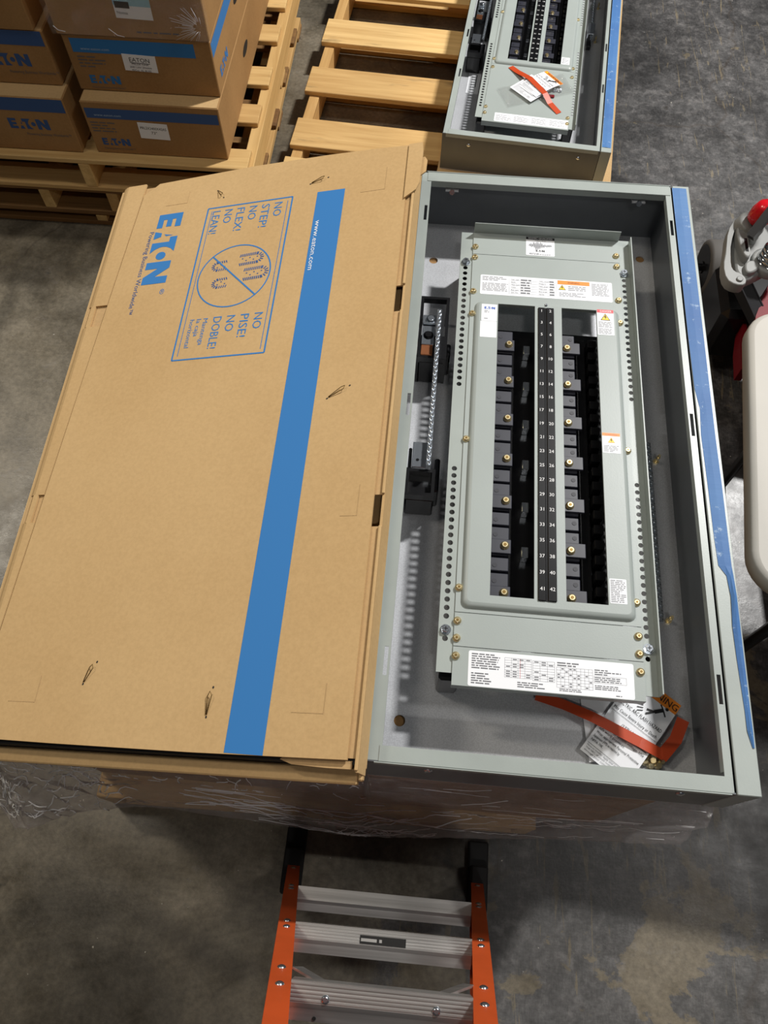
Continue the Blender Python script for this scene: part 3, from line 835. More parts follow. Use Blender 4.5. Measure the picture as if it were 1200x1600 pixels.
ROWP = .02905
PN = dict(y0=.129, y1=1.088, pan=(.258, .897), rows=21, row_y=.878, pitch=ROWP, flange=True,
          plates=[(.129, .192), (.192, .249), (.249, 1.027), (1.027, 1.0895)],
          labels={0: [lab_table], 2: [lab_rating], 3: [lab_seismic], 'pan': [lab_maker, lab_danger]},
          screws=[(.1125, y) for y in (1.046, 1.017, .926, .869, .578, .291, .234, .205, .176)] + [(.4015, y) for y in (1.045, 1.016, .927, .870, .578, .290, .233, .204, .175)],
          bolts=[(.0945, 1.004), (.4155, 1.0), (.0945, .218), (.4165, .214)],
          rail_holes_left=[.990 - .0145 * k for k in range(21)] + [.517 - .0145 * k for k in range(20)] + [.204],
          rail_holes_right=[.983 - .0145 * k for k in range(21)] + [.511 - .0145 * k for k in range(20)] + [.198],
          neutral_brackets=[(.772, True), (.469, False)], neutral_bar=((.0485, .878), (.048, .521)),
          ground=(.292, .654), studs=(.624, .301), holes=[(.028, 1.1045), (.0325, .089), (.487, 1.148)],
          slots=[(.127, .172), (.598, .645), (1.078, 1.12)],
          tape=[(1.213, .5165, .546, 0), (1.1, .5165, .546, .0004), (.95, .517, .546, .0), (.82, .517, .546, .0006), (.70, .5185, .546, 0), (.655, .524, .546, .0004), (.60, .521, .546, 0), (.50, .523, .547, .0008),
                (.40, .524, .547, .0004), (.352, .526, .547, .001), (.335, .537, .548, .002), (.30, .540, .549, .004), (.25, .537, .549, .003), (.20, .538, .549, .002), (.12, .541, .549, .0016), (.09, .541, .549, .003), (.066, .546, .549, .001)])
enc = enclosure('open grey enclosure in the foreground, resting on the wrapped carton stack', (-.031, .174, .742), 0, PN)

# second enclosure, further away
def lab_table2(p):
    q = label_mesh(.150, .405, .136, .180, .108, ('white', 'inkgrey')); z = ZT + .0002
    for i in range(4): q.words((.155 + .062 * i, .142, z), X, Y, .055, .030, 6, 1, 50 + i, .4)
    q.build('label', p)['label'] = 'long white printed label at the end'


def lab_small2(p):
    q = label_mesh(.3560, .3860, .47, .51, ZP, ('white', 'inkgrey'), .0012); q.words((.359, .474, ZP + .0005), X, Y, .024, .032, 7, 1, 58); q.build('label', p)['label'] = 'small white label'


P2 = dict(PN); P2.update(y0=.130, y1=1.15, pan=(.4475, 1.08), row_y=1.062, flange=True,
          plates=[(.130, .445), (.445, 1.15)], labels={0: [lab_table2], 'pan': [lab_small2]},
          screws=[(.1145, y) for y in (.204, .172, .424, .471, .755)] + [(.4015, y) for y in (.192, .162, .413, .462, .755)],
          bolts=[(.0945, 1.1), (.4155, 1.1)],
          rail_holes_left=[.56 - .0145 * k for k in range(25)] + [.93 - .0145 * k for k in range(15)], rail_holes_right=[.56 - .0145 * k for k in range(25)] + [.93 - .0145 * k for k in range(15)],
          neutral_brackets=[(.73, True), (.53, False)], neutral_bar=((.063, 1.0), (.060, .585)), ground=(.78, 1.05), studs=(.80, 1.02), holes=[(.487, 1.15)],
          slots=[(.30, .345), (.53, .575), (1.05, 1.09)],
          tape=[(1.213, .518, .549, 0), (.9, .518, .549, .0005), (.6, .518, .549, 0), (.3, .518, .549, .0006), (.1, .519, .549, 0), (.02, .520, .549, .0005)])
enc2 = enclosure('open grey enclosure lying further back on the slatted pallet', (.0035, 2.312, .1315), math.radians(-5.0), P2)
# paper pieces and lug visible at the left wall of the far enclosure
for (xa, xb, ya, yb, zt) in ((.026, .072, .412, .53, .02), (.028, .07, .64, .72, .02)):
    q = MB('white', 'dark'); q.box(xa, xb, ya, yb, .003, .0045, 0)
    if ya < .5: q.box(.055, .058, .45, .52, .0045, .0048, 1)
    q.build('bracket_insulator', enc2)
q = MB('zinc', 'black'); q.box(.452, .478, .80, .87, .003, .035, 0, .002); q.box(.452, .470, .745, .80, .003, .02, 1, .002); q.build('ground_lug', enc2)

b = MB('card2'); Tm = Matrix.Translation((.0035, 2.312, .1252)) @ Matrix.Rotation(math.radians(-5), 4, 'Z'); b.T = Tm
b.box(-.02, .585, -.03, 1.32, 0, .006)
tag(b.build('cardboard_sheet'), 'flat brown cardboard sheet between the far enclosure and its pallet', 'cardboard')


# ------------------------------------------------------------------ parts bags with arc flash leaflets
def crumple(x0, x1, y0, y1, z, T, seed, amp=.004, nx_=14, ny_=12, lift=0.0):
    vs = []; fs = []
    for i in range(nx_ + 1):
        for j in range(ny_ + 1):
            x = x0 + (x1 - x0) * i / nx_; y = y0 + (y1 - y0) * j / ny_
            w = mnoise.noise(Vector((x * 40, y * 40, seed))) * amp + amp
            vs.append(T @ Vector((x, y, z + w + lift * math.sin(math.pi * i / nx_) * math.sin(math.pi * j / ny_))))
    for i in range(nx_):
        for j in range(ny_):
            a = i * (ny_ + 1) + j; fs.append((a, a + ny_ + 1, a + ny_ + 2, a + 1))
    return vs, fs


def strip(q, path, w, m=0):
    path = [Vector(p) for p in path]; vs = []
    for i, p in enumerate(path):
        d = (path[min(i + 1, len(path) - 1)] - path[max(0, i - 1)]).normalized(); s_ = Vector((-d.y, d.x, 0)).normalized() * w / 2
        vs += [p + s_, p - s_]
    q.add(vs + [v_ + Vector((0, 0, -.0003)) for v_ in vs], [(2 * i, 2 * i + 1, 2 * i + 3, 2 * i + 2) for i in range(len(path) - 1)], m)


ew = enc.matrix_world
base = ew @ Vector((.40, .11, .0032))
bag = thing('parts_bag', 'clear bag of screws with a warning leaflet and orange tape inside the near enclosure', 'bag', base, 'bags taped inside the enclosures')
Lc = Matrix.Translation(-Vector((.40, .11, 0)))
q = MB('bag'); vs, fs = crumple(.335, .462, .045, .135, .001, Lc, 2.0, .004, lift=.010); q.add(vs, fs, 0, True); q.build('plastic_bag', bag)
# leaflet: xd along the text, yd up the page
A = math.atan2(-.58, .81); LT = Lc @ Matrix.Translation((.495, .152, 0)) @ Matrix.Rotation(A, 4, 'Z')
q = MB('white', 'inkgrey'); q.T = Lc; q.obox((.372, .105, .0055), Vector((.036, .006, 0)), Vector((-.006, .05, 0)), Vector((0, 0, .0002))); q.T = None; q.build('folded_sheet', bag)


def leaflet(parent, T, w, h, z, full=True):
    q = MB('white', 'orange', 'ink', 'inkdark', 'yellow'); q.T = T
    sag = lambda x, y: z + .006 * math.sin(max(0, min(1, -y / h)) * math.pi)
    n_ = 8
    for i in range(n_):
        ya, yb = -h * i / n_, -h * (i + 1) / n_
        for (xa, xb, m_) in ((-w, 0, 1 if i == 0 else 0),):
            q.add([(xa, yb, sag(0, yb)), (xb, yb, sag(0, yb)), (xb, ya, sag(0, ya)), (xa, ya, sag(0, ya))], [(0, 1, 2, 3)], m_)
    def P_(y): return Vector((0, 0, sag(0, y) + .0012))
    def tx(t, x, y, hh, m_, wd=None, al='L'):
        d = (sag(0, y + .004) - sag(0, y - .004)) / .008
        q.text(t, Vector((x, y, 0)) + P_(y), X, Vector((0, 1, d)), hh, m_, wd, al)
    hb = h / n_
    tx('WARNING', -w / 2 + .005, -hb * .78, hb * .56, 2, w * .84, 'C')
    tri = [(-w + .004, -hb * .78), (-w + .016, -hb * .78), (-w + .010, -hb * .25)]
    q.add([Vector((x, y, 0)) + P_(y) for x, y in tri], [(0, 1, 2)], 4)
    # falling figure and flash
    def seg(x0, y0, x1, y1, t, m_=2):
        d = Vector((x1 - x0, y1 - y0)).normalized() * t / 2
        q.add([Vector((x0 - d.y, y0 + d.x, 0)) + P_(y0), Vector((x0 + d.y, y0 - d.x, 0)) + P_(y0), Vector((x1 + d.y, y1 - d.x, 0)) + P_(y1), Vector((x1 - d.y, y1 + d.x, 0)) + P_(y1)], [(0, 1, 2, 3)], m_)
    fx, fy = -w * .33, -hb * 1.9
    for a in ((0, 0, .010, .012, .006), (.010, .012, .002, .018, .0022), (.010, .012, .018, .004, .0022), (0, 0, -.012, -.004, .003), (0, 0, -.010, -.012, .003)):
        seg(fx + a[0], fy + a[1], fx + a[2], fy + a[3], a[4])
    q.add([Vector((fx + .014 + .0028 * math.cos(k), fy + .0165 + .0028 * math.sin(k), 0)) + P_(fy) for k in [i * .785 for i in range(8)]], [tuple(range(8))], 2)
    for a in range(5): seg(-w * .60 + .002 * a, fy + .006 - .004 * a, -w * .60 - .012 + .003 * a, fy + .004 - .005 * a, .0013)
    tx('ELECTRIC ARC FLASH HAZARD', -w / 2, -hb * 3.05, .0062, 2, w * .92, 'C')
    tx('May Cause Severe Injury or Death.', -w / 2, -hb * 3.65, .0052, 2, w * .92, 'C')
    seg(-w + .003, -hb * 3.85, -.003, -hb * 3.85, .0006)
    tx('/277V 3Ph 4W', -w * .42, -hb * 4.6, .0055, 3, w * .5, 'C')
    seg(-w * .95, -hb * 5.05, -w * .05, -hb * 5.05, .0012)
    for k_, s_ in enumerate(['ID nominal system voltage. Use', 'safe work practices.', 'Wear appropriate Personal Protective', 'Equipment (PPE) as required by', 'NFPA 70E.']):
        tx(s_, -w * .95, -hb * (5.45 + .36 * k_), .0042, 2, w * (.9 if k_ in (0, 2) else .55 if k_ != 4 else .25))
    seg(-w + .003, -hb * 7.15, -.003, -hb * 7.15, .0006)
    for k_ in range(3): tx(['Note to installer: Apply label on', 'THE NEC, all panels covers to', 'through your contractor'][k_], -w * .95, -hb * (7.38 + .22 * k_), .0026, 3, w * .62)
    return q.build('warning_leaflet', parent)


leaflet(bag, LT, .088, .167, .010)
q = MB('otape'); q.T = Lc; strip(q, [(.255, .148, .012), (.30, .136, .014), (.345, .118, .022), (.42, .084, .024), (.459, .068, .016)], .017); strip(q, [(.4535, .0645, .0164), (.478, .094, .020), (.492, .127, .022)], .020)
q.build('orange_tape', bag)
for (x, y) in ((.436, .068), (.446, .060), (.452, .054), (.440, .054), (.448, .068), (.458, .062), (.432, .058)):
    q = MB('brass', 'brassd'); q.T = Lc; ax = Vector((random.uniform(-.5, .5), random.uniform(-.5, .5), 1)); q.lathe((x, y, .001), ax, [(0, .0066), (.0022, .0066), (.003, .005), (.007, .0046)], 12); q.build('loose_screw', bag)

e2 = enc2.matrix_world
bag2 = thing('parts_bag', 'clear parts bag with white leaflets taped diagonally on the far enclosure cover', 'bag', e2 @ Vector((.27, .32, .1082)), 'bags taped inside the enclosures', Matrix.Rotation(math.radians(-5), 4, 'Z'))
Lb = Matrix.Translation((-.27, -.32, 0))
q = MB('bag'); R2 = Lb @ Matrix.Translation((.28, .32, 0)) @ Matrix.Rotation(math.radians(28), 4, 'Z'); vs, fs = crumple(-.13, .125, -.055, .05, .0005, R2, 5.0, .004, 18, 10, .006); q.add(vs, fs, 0, True); q.build('plastic_bag', bag2)
q = MB('white', 'inkgrey', 'red'); q.T = Lb @ Matrix.Translation((.262, .318, 0)) @ Matrix.Rotation(math.radians(-40), 4, 'Z')
q.box(-.052, .052, -.054, .054, .009, .0094); q.words((-.046, -.048, .0096), X, Y, .092, .085, 15, 1, 71, .45); q.quad((-.01, .04, .0096), X, Y, -.03, 0, .0, .005, 2); q.build('instruction_sheet', bag2)
q = MB('white', 'inkgrey'); q.T = Lb @ Matrix.Translation((.272, .335, 0)) @ Matrix.Rotation(math.radians(-40), 4, 'Z'); q.box(-.03, .035, -.045, .03, .0105, .0108); q.words((-.026, -.01, .0110), X, Y, .05, .036, 7, 1, 73, .45); q.build('folded_sheet', bag2)
leaflet(bag2, Lb @ Matrix.Translation((.372, .356, 0)) @ Matrix.Rotation(math.radians(-45), 4, 'Z'), .088, .125, .012)
q = MB('otape'); q.T = Lb; strip(q, [(.178, .435, .0012), (.205, .405, .006), (.252, .356, .020), (.312, .286, .018), (.335, .252, .006), (.370, .212, .0014)], .021); q.build('orange_tape', bag2)
for k in range(6):
    q = MB('zinc'); q.T = Lb; q.lathe((.345 + .010 * (k % 3), .325 + .009 * (k // 3) + .004 * (k % 2), .0006), (random.uniform(-.4, .4), random.uniform(-.4, .4), 1), [(0, .0055), (.003, .0055), (.004, .004)], 8); q.build('loose_screw', bag2)
q = MB('redpaint'); q.T = Lb; q.box(.325, .347, .288, .302, .0005, .006, 0, .002); q.build('red_cap', bag2)

# ------------------------------------------------------------------ the big printed carton leaning on the enclosure
KS = 1.0277
uu = Vector((.96785, -.00754, .25141)); vv = Vector((0, .99955, .02999)); nn_ = Vector((-.25153, -.02902, .96741))
CT = Matrix(((uu.x, vv.x, nn_.x, -.0516), (uu.y, vv.y, nn_.y, .1466), (uu.z, vv.z, nn_.z, .9295), (0, 0, 0, 1)))
ct = thing('printed_carton', 'large flat brown carton with blue stripe and no-step notice leaning on the near enclosure', 'carton', (0, 0, 0), None, CT)
U = lambda u: (u + 13) * KS / 1000
V = lambda v: v * KS / 1000
TH = .045
q = MB('card', 'dark'); uL = U(-687)
q.box(uL, 0, V(14), V(1196), -TH, -TH + .004); q.box(-.004, 0, V(4), V(1165), -TH + .004, -.0050)
q.box(uL, uL + .004, V(14), V(1196), -TH + .004, -.006); q.box(uL + .004, -.004, V(1192), V(1196), -TH + .004, -.006)
q.box(uL + .004, -.004, V(40), V(42), -TH + .004, -.006, 1); q.build('tray', ct)
q = MB('card2', 'dark'); q.prism([rect(uL + .004, -.0041, V(22), V(1194)), rect(U(-29) - .003, -.0045, V(785), V(843)), rect(U(-29) - .003, -.0045, V(368), V(423)), rect(U(-640), U(-628), V(758), V(818))], -.0085, -.0050)
q.build('inner_flap', ct)
pan_l = [(U(-29), V(19)), (U(-30), V(600)), (U(-29), V(1195)), (U(-100), V(1200)), (U(-200), V(1204)), (U(-365), V(1206)), (U(-591), V(1198)), (U(-601), V(1188)), (U(-623), V(1170)), (U(-640), V(700)), (U(-656), V(190)), (U(-661), V(20)), (U(-500), V(18)), (U(-264), V(17))]
q = MB('card'); q.prism([pan_l], -.0042, 0); lid = q.build('lid_panel', ct)
# narrow left strip with rounded ridge
prof = [(U(-626), -.0042), (U(-626), -.0004), (U(-669), -.0004), (U(-675), -.0020), (U(-683), -.006), (U(-687), -.012), (U(-687), -.02), (U(-683), -.02), (U(-680), -.0068)]
q = MB('card', 'dark')
ysl = [(V(16), V(390)), (V(445), V(820)), (V(872), V(1204))]
def shear(u, v): return 0.0
for a, c in ysl:
    vs = []; lst = ((U(-628), U(-663)))
    segs = 6
    for k in range(segs + 1):
        y = a + (c - a) * k / segs; t = (y - V(190)) / (V(1165) - V(190)); dx = U(-659) + (U(-626.5) - U(-659)) * t - U(-626)
        for i, (pu, pz) in enumerate(prof):
            vs.append((pu + (dx if i < 2 else 0), y, pz))
    k2 = len(prof); fs = [(s_ * k2 + i, (s_ + 1) * k2 + i, (s_ + 1) * k2 + (i + 1) % k2, s_ * k2 + (i + 1) % k2) for s_ in range(segs) for i in range(k2)]
    fs += [tuple(range(k2)), tuple(range(segs * k2, segs * k2 + k2))[::-1]]
    q.add(vs, fs)
for a, c in ((V(390), V(445)), (V(820), V(872))):
    q.box(U(-672), U(-662), a, c, -.0042, -.0004); q.box(U(-690), U(-687), a - .002, c + .002, -.03, -.012)
q.build('side_flap', ct)
# narrow right strip
for va, vb in ((6, 368), (423, 785), (843, 1160)):
    q = MB('card'); q.box(U(-18), -.0001, V(va), V(vb), -.0046, -.0003, 0, .001); q.build('side_flap', ct)
q = MB('card'); q.prism([[(U(-31), V(1194)), (U(-4), V(1194)), (U(-1), V(1168)), (U(-3), V(1085)), (U(-9), V(1068)), (U(-31), V(1050))]], .0002, .0034); q.prism([[(U(-13), V(1160)), (U(2), V(1160)), (U(7), V(1150)), (U(6), V(1120)), (U(-6), V(1110))]], -.006, -.0035); q.build('corner_flap', ct)
# near lip and corner tab
q = MB('card', 'dark'); q.box(uL, U(-22), V(-9), V(13), -TH, -TH + .012, 0, .002); q.box(U(-21), U(-14), V(-4), V(12), -TH + .002, -TH + .014, 0, .002)
q.box(uL + .01, U(-20), V(14.5), V(24), -TH + .006, -.010, 1); q.build('end_lip', ct)
q = MB('card2'); q.prism([[(U(-24), V(8)), (U(-24), V(19)), (U(-125), V(20)), (U(-130), V(16)), (U(-112), V(10)), (U(-60), V(8))]], -.012, -.0085); q.build('corner_tab', ct)

# print on the lid
XD = (0, -1, 0); YD = (1, 0, 0); zp = .0004
def PT(u, v): return (U(u), V(v), zp)
q = MB('blue', 'whiteink'); q.flat([[(U(-213), V(19)), (U(-153), V(18)), (U(-155), V(1101)), (U(-213), V(1102))]], zp, 0)
q.text('www.eaton.com', (U(-207), V(1025), zp + .0003), XD, YD, .0105, 1, .128); tag(q.build('printed_stripe', ct), 'blue printed stripe with white web address')
q = MB('blue'); q.logo(PT(-568, 1102), XD, YD, .0575, 0, .94); q.text('®', PT(-520, 897), XD, YD, .010, 0, .014); tag(q.build('printed_logo', ct), 'blue printed logo')
q = MB('navy'); q.text('Powering Business Worldwide™', PT(-581, 1056), XD, YD, .0105, 0, .222); q.build('printed_tagline', ct)
q = MB('blue', 'navy')
f0, f1, g0, g1 = -454, -266, 717, 1100
def bar(a, c, d, e_, t): q.quad((0, 0, zp), X, Y, U(a) - (t / 2 if a == c else 0), V(d) - (t / 2 if d == e_ else 0), U(c) + (t / 2 if a == c else 0), V(e_) + (t / 2 if d == e_ else 0), 0)
for (a, c, d, e_) in ((f0, f0, g0, g1), (f1, f1, g0, g1), (f0, f1, g0, g0), (f0, f1, g1, g1)): bar(a, c, d, e_, .0032)
bar(f0 + 10, f0 + 10, g0 + 9, g1 - 9, .0013); bar(f1 - 9, f1 - 9, g0 + 9, g1 - 9, .0013)
for i, s_ in enumerate(['NO', 'STEP!', 'NO', 'FLEX!', 'NO', 'LEAN!']): q.text(s_, PT(-303 - 27.6 * i, 1090), XD, YD, .0175, 0, {2: .038, 5: .064}[len(s_)])
for i, s_ in enumerate(['NO', 'PISE!', 'NO', 'DOBLE!']): q.text(s_, PT(-300 - 28.3 * i, 811), XD, YD, .0175, 0, {2: .038, 5: .055, 6: .076}[len(s_)])
for i, s_ in enumerate(['Mantenga', 'la caja', 'horizontal']): q.text(s_, PT(-406 - 14.2 * i, 810), XD, YD, .0095, 0, {0: .064, 1: .042, 2: .068}[i])
cu_, cv_, cr = U(-362), V(910), .078 * KS
oc = [(cu_ + cr * math.cos(2 * math.pi * k / 48), cv_ + cr * math.sin(2 * math.pi * k / 48)) for k in range(48)]
ic = [(cu_ + (cr - .0028) * math.cos(2 * math.pi * k / 48), cv_ + (cr - .0028) * math.sin(2 * math.pi * k / 48)) for k in range(48)]
q.flat([oc, ic], zp, 0)
def seg2(p, r_, t, m_=0, dz=0):
    p, r_ = Vector(p), Vector(r_); d = (r_ - p).normalized() * t / 2
    q.add([(p.x - d.y, p.y + d.x, zp + dz), (p.x + d.y, p.y - d.x, zp + dz), (r_.x + d.y, r_.y - d.x, zp + dz), (r_.x - d.y, r_.y + d.x, zp + dz)], [(0, 1, 2, 3)], m_)
sq = cr * .7071
seg2((cu_ - sq, cv_ + sq), (cu_ + sq, cv_ - sq), .0032, 0, .0001)
def boot(cx, cy, ln, wd, ang, heel):
    c_, s_ = math.cos(ang), math.sin(ang); W_ = lambda x, y: (cx + c_ * x - s_ * y, cy + s_ * x + c_ * y)
    n_ = int(ln / .0042)
    for k in range(n_):
        x = -ln / 2 + ln * .78 * k / (n_ - 1)
        for sg in (-1, 1): seg2(W_(x, sg * wd * .27), W_(x + .002, sg * wd * .5), .0022, 1)
    for k in range(7):
        a = -1.3 + 2.6 * k / 6; x = ln * .28
        seg2(W_(x + math.cos(a) * wd * .3, math.sin(a) * wd * .27), W_(x + math.cos(a) * wd * .55, math.sin(a) * wd * .5), .0024, 1)
    for k in range(int(ln / .008)):
        x = -ln * .4 + .008 * k; seg2(W_(x, -.003 if k % 2 else .003), W_(x + .003, -.003 if k % 2 else .003), .0024, 1)
def on_px(x, y): return (U(-441 + (x - 110) * 156 / 950), 0)
boot(U(-333), V(948), .046, .030, math.radians(4), False); boot(U(-318), V(910), .046, .032, math.radians(4), False)
boot(U(-394), V(938), .024, .026, math.radians(184), True); boot(U(-386), V(894), .024, .026, math.radians(184), True)
tag(q.build('printed_notice', ct), 'blue printed no step notice in a double frame')
# die cut patches, dents and loose staples on the lid
for (u0, u1, v0, v1) in ((-122, -73, 1085, 1144), (-82, -55, 386, 440), (-119, -71, 80, 122), (-600, -551, 79, 120), (-560, -510, 1128, 1160)):
    q = MB('card2'); t_ = .0011
    q.flat([[(U(u0), V(v0) - t_), (U(u1) + t_, V(v0) - t_), (U(u1) + t_, V(v1)), (U(u1), V(v1)), (U(u1), V(v0)), (U(u0), V(v0))]], zp, 0); q.build('die_cut_line', ct)
for (u, v, an, ln) in ((-434, 1139, -.9, .022), (-215, 1133, .3, .03), (-114, 618, .55, .035), (-464, 125, 1.15, .03), (-249, 87, 1.5, .034)):
    q = MB('brassd', 'ink'); c_, s_ = math.cos(an), math.sin(an)
    F_ = lambda x, y, z: (U(u) + c_ * x - s_ * y, V(v) + s_ * x + c_ * y, z)
    q.tube([F_(-ln / 2, 0, .001), F_(ln * .35, -.003, .005), F_(ln / 2, .001, .006), F_(ln * .3, .004, .004), F_(-ln / 2, .0012, .0012)], .0007, 5)
    for dx in (-.6, .72): q.add([F_(ln * dx + .0022 * math.cos(k * 1.05), .0016 * math.sin(k * 1.05), .0004) for k in range(6)], [tuple(range(6))], 1)
    q.build('staple', ct)


# ------------------------------------------------------------------ small printed cartons on the left pallet stack
def small_box(label, x0, x1, y0, y1, z0, z1, stripe, sdark, extras, side=True, group='small printed cartons on the left pallets'):
    t = thing('printed_carton', label, 'carton', ((x0 + x1) / 2, y0, z0), group)
    w = (x1 - x0) / 2; l = y1 - y0; h = z1 - z0
    q = MB('boxcard', 'card'); q.box(-w, w, .0, l, 0, h - .0012, 0, .0025); q.build('body', t)
    q = MB('card'); q.box(-w + .004, w - .004, .003, l - .01, h - .004, h - .0004); q.build('top_flap', t)
    fy = -.0005; O_ = (0, fy, 0)
    pm = 'navy' if sdark else 'blue'
    if stripe:
        q = MB(pm, 'greyink'); a, c, sx0, sx1 = stripe
        q.quad(O_, X, Z, -w + sx0, h - c, w - sx1, h - a, 0); q.text('www.eaton.com', (-w + sx0 + .025, fy - .0003, h - c + .008), X, Z, .008, 1, .085)
        q.build('printed_stripe', t)
        if side and not sdark:
            q = MB('blue', 'dark'); q.quad((w + .0005, 0, 0), Y, Z, .006, h - c, l - .01, h - a, 0); q.build('side_stripe', t)
    if side:
        q = MB('dark'); q.add([(w + .0008, (.42 if sdark else .36) + .042 * math.cos(k * math.pi / 8), h * .55 + .016 * math.sin(k * math.pi / 8)) for k in range(16)], [tuple(range(16))]); q.build('hand_hole', t)
        if sdark is False:
            q = MB('blue'); q.logo((w + .0006, .05, .03), Y, Z, .03, 0); q.build('side_logo', t)
    for ex in extras: ex(t, w, h, fy)
    return t


def ex_logo(x, z, hh, m_='navy', tagline=True, tx=0.0):
    def f(t, w, h, fy):
        q = MB(m_, 'ink'); q.logo((-w + x, fy, z), X, Z, hh, 0)
        q.build('printed_logo', t)
        if tagline:
            q = MB('inkdark'); q.text('Powering Business Worldwide™', (-w + x + tx, fy, z - hh * .62), X, Z, hh * .26, 0, hh * 4.0); q.build('printed_tagline', t)
    return f


def ex_lines(x, z, w_, h_, n_, s_):
    def f(t, w, h, fy):
        q = MB('inkdark'); q.words((-w + x, fy, z), X, Z, w_, h_, n_, 0, s_, .35); q.build('small_print', t)
    return f


def ex_label(x0, x1, z0, z1, lines, extra=None, tilt=0.0):
    def f(t, w, h, fy):
        q = MB('white', 'ink', 'lblblue'); q.T = Matrix.Translation((-w + (x0 + x1) / 2, 0, (z0 + z1) / 2)) @ Matrix.Rotation(tilt, 4, 'Y'); a, c = (x1 - x0) / 2, (z1 - z0) / 2
        q.box(-a, a, fy - .0006, fy, -c, c); yy = c
        for (s_, hh, wd, ul) in lines:
            yy -= hh * 1.75; q.text(s_, (0, fy - .0009, yy), X, Z, hh, 1, wd, 'C')
            if ul: q.quad((0, fy - .0009, 0), X, Z, -wd / 2, yy - .004, wd / 2, yy - .0025, 1)
        if extra: extra(q, a, c, fy)
        q.build('paper_label', t)
    return f


def blue_label(q, a, c, fy):
    y = fy - .0009
    q.quad((0, y, 0), X, Z, -a, -c * .25, a, c, 2); q.text('LOT P5 BUSSING', (-a + .006, y - .0003, c * .62), X, Z, .007, 1, .055); q.text('Job 3673', (-a + .006, y - .0003, c * .2), X, Z, .007, 1, .03)
    q.quad((0, y - .0002, 0), X, Z, -a + .004, -c * .40, -a + .045, -c * .02, 1); q.text('Notes', (-a + .006, y - .0003, -c * .75), X, Z, .008, 1, .03)


YF, YM = 2.089, 2.141
small_box('small carton with a part number label, bottom of the right column', -1.123, -.692, YF, 3.45, .3005, .482, (.022, .056, .008, .006), True,
          [ex_label(.163, .257, .062, .118, [('', .004, .01, False), ('PRL2X3400X42AS', .009, .082, False), ('73"', .009, .018, False)], tilt=.03), ex_logo(.03, .030, .025), ex_lines(.012, .075, .085, .040, 4, 81)])
small_box('small carton with a printed white label and torn stripe, middle of the right column', -1.128, -.692, YM, 3.45, .483, .655, (.010, .052, .02, .05), False,
          [ex_label(.163, .262, .070, .121, [('EATON', .0125, .06, True), ('PRL2X CHA', .0055, .05, False), ('208/120V 3PH4W', .0055, .066, False), ('42Cct  AL BUSS', .0055, .058, False)], tilt=.04), ex_logo(.042, .024, .026, 'blue', True), ex_lines(.026, .072, .085, .040, 4, 82)])
small_box('film covered carton with a blue and white label, top of the right column', -1.137, -.690, YM - .003, 3.44, .656, .842, None, True,
          [ex_label(.195, .300, .055, .150, [('', .004, .01, False)], blue_label, .03), ex_lines(.24, .012, .13, .012, 1, 83)])
small_box('small carton with dark top stripe and logo, bottom of the left column', -1.62, -1.170, YF - .008, 3.43, .3005, .490, (.004, .048, .004, .004), True,
          [ex_logo(.245, .078, .036, 'navy', True, .045)], side=False)
small_box('small carton with a scratched logo, middle of the left column', -1.62, -1.182, YM, 3.45, .491, .660, (.002, .046, .004, .006), True,
          [ex_logo(.23, .058, .038, 'navy', True, .06)], side=False)
small_box('plain faced small carton, top of the left column on the pine pallet', -1.64, -1.202, YM - .004, 3.44, .661, .845, None, True, [], side=False)
# stretch film over the top right carton
b = MB('thinfilm', 'crease'); vs = []; fs = []
for i in range(41):
    for j in range(17):
        x = -1.145 + .465 * i / 40; z = .662 + .185 * j / 16
        w = mnoise.noise(Vector((x * 14, z * 22, 8))) * .006
        vs.append((x, YM - .012 - abs(w), z))
for i in range(40):
    for j in range(16):
        a = i * 17 + j; fs.append((a, a + 17, a + 18, a + 1))
b.add(vs, fs, 0, True)
for k in range(26):
    a = math.pi * (.52 + .9 * k / 26) + rd.uniform(-.05, .05); l0, l1 = rd.uniform(.015, .03), rd.uniform(.04, .10)
    b.tube([(-.70 + math.cos(a) * l, YM - .0185, .705 + math.sin(a) * l * .7) for l in (l0, (l0 + l1) / 2, l1) if .664 < .705 + math.sin(a) * l * .7 < .84] or [(-.7, YM - .0185, .7), (-.701, YM - .0185, .7)], .0005, 4, 1)
b.tube([(-1.13, YM - .019, .69), (-1.12, YM - .019, .678), (-1.10, YM - .019, .674)], .0012, 4, 1); b.tube([(-.97, YM - .019, .69), (-.95, YM - .019, .672), (-.93, YM - .019, .668)], .0009, 4, 1)
tag(b.build('stretch_wrap'), 'thin clear film stretched over the top right small carton', 'film')

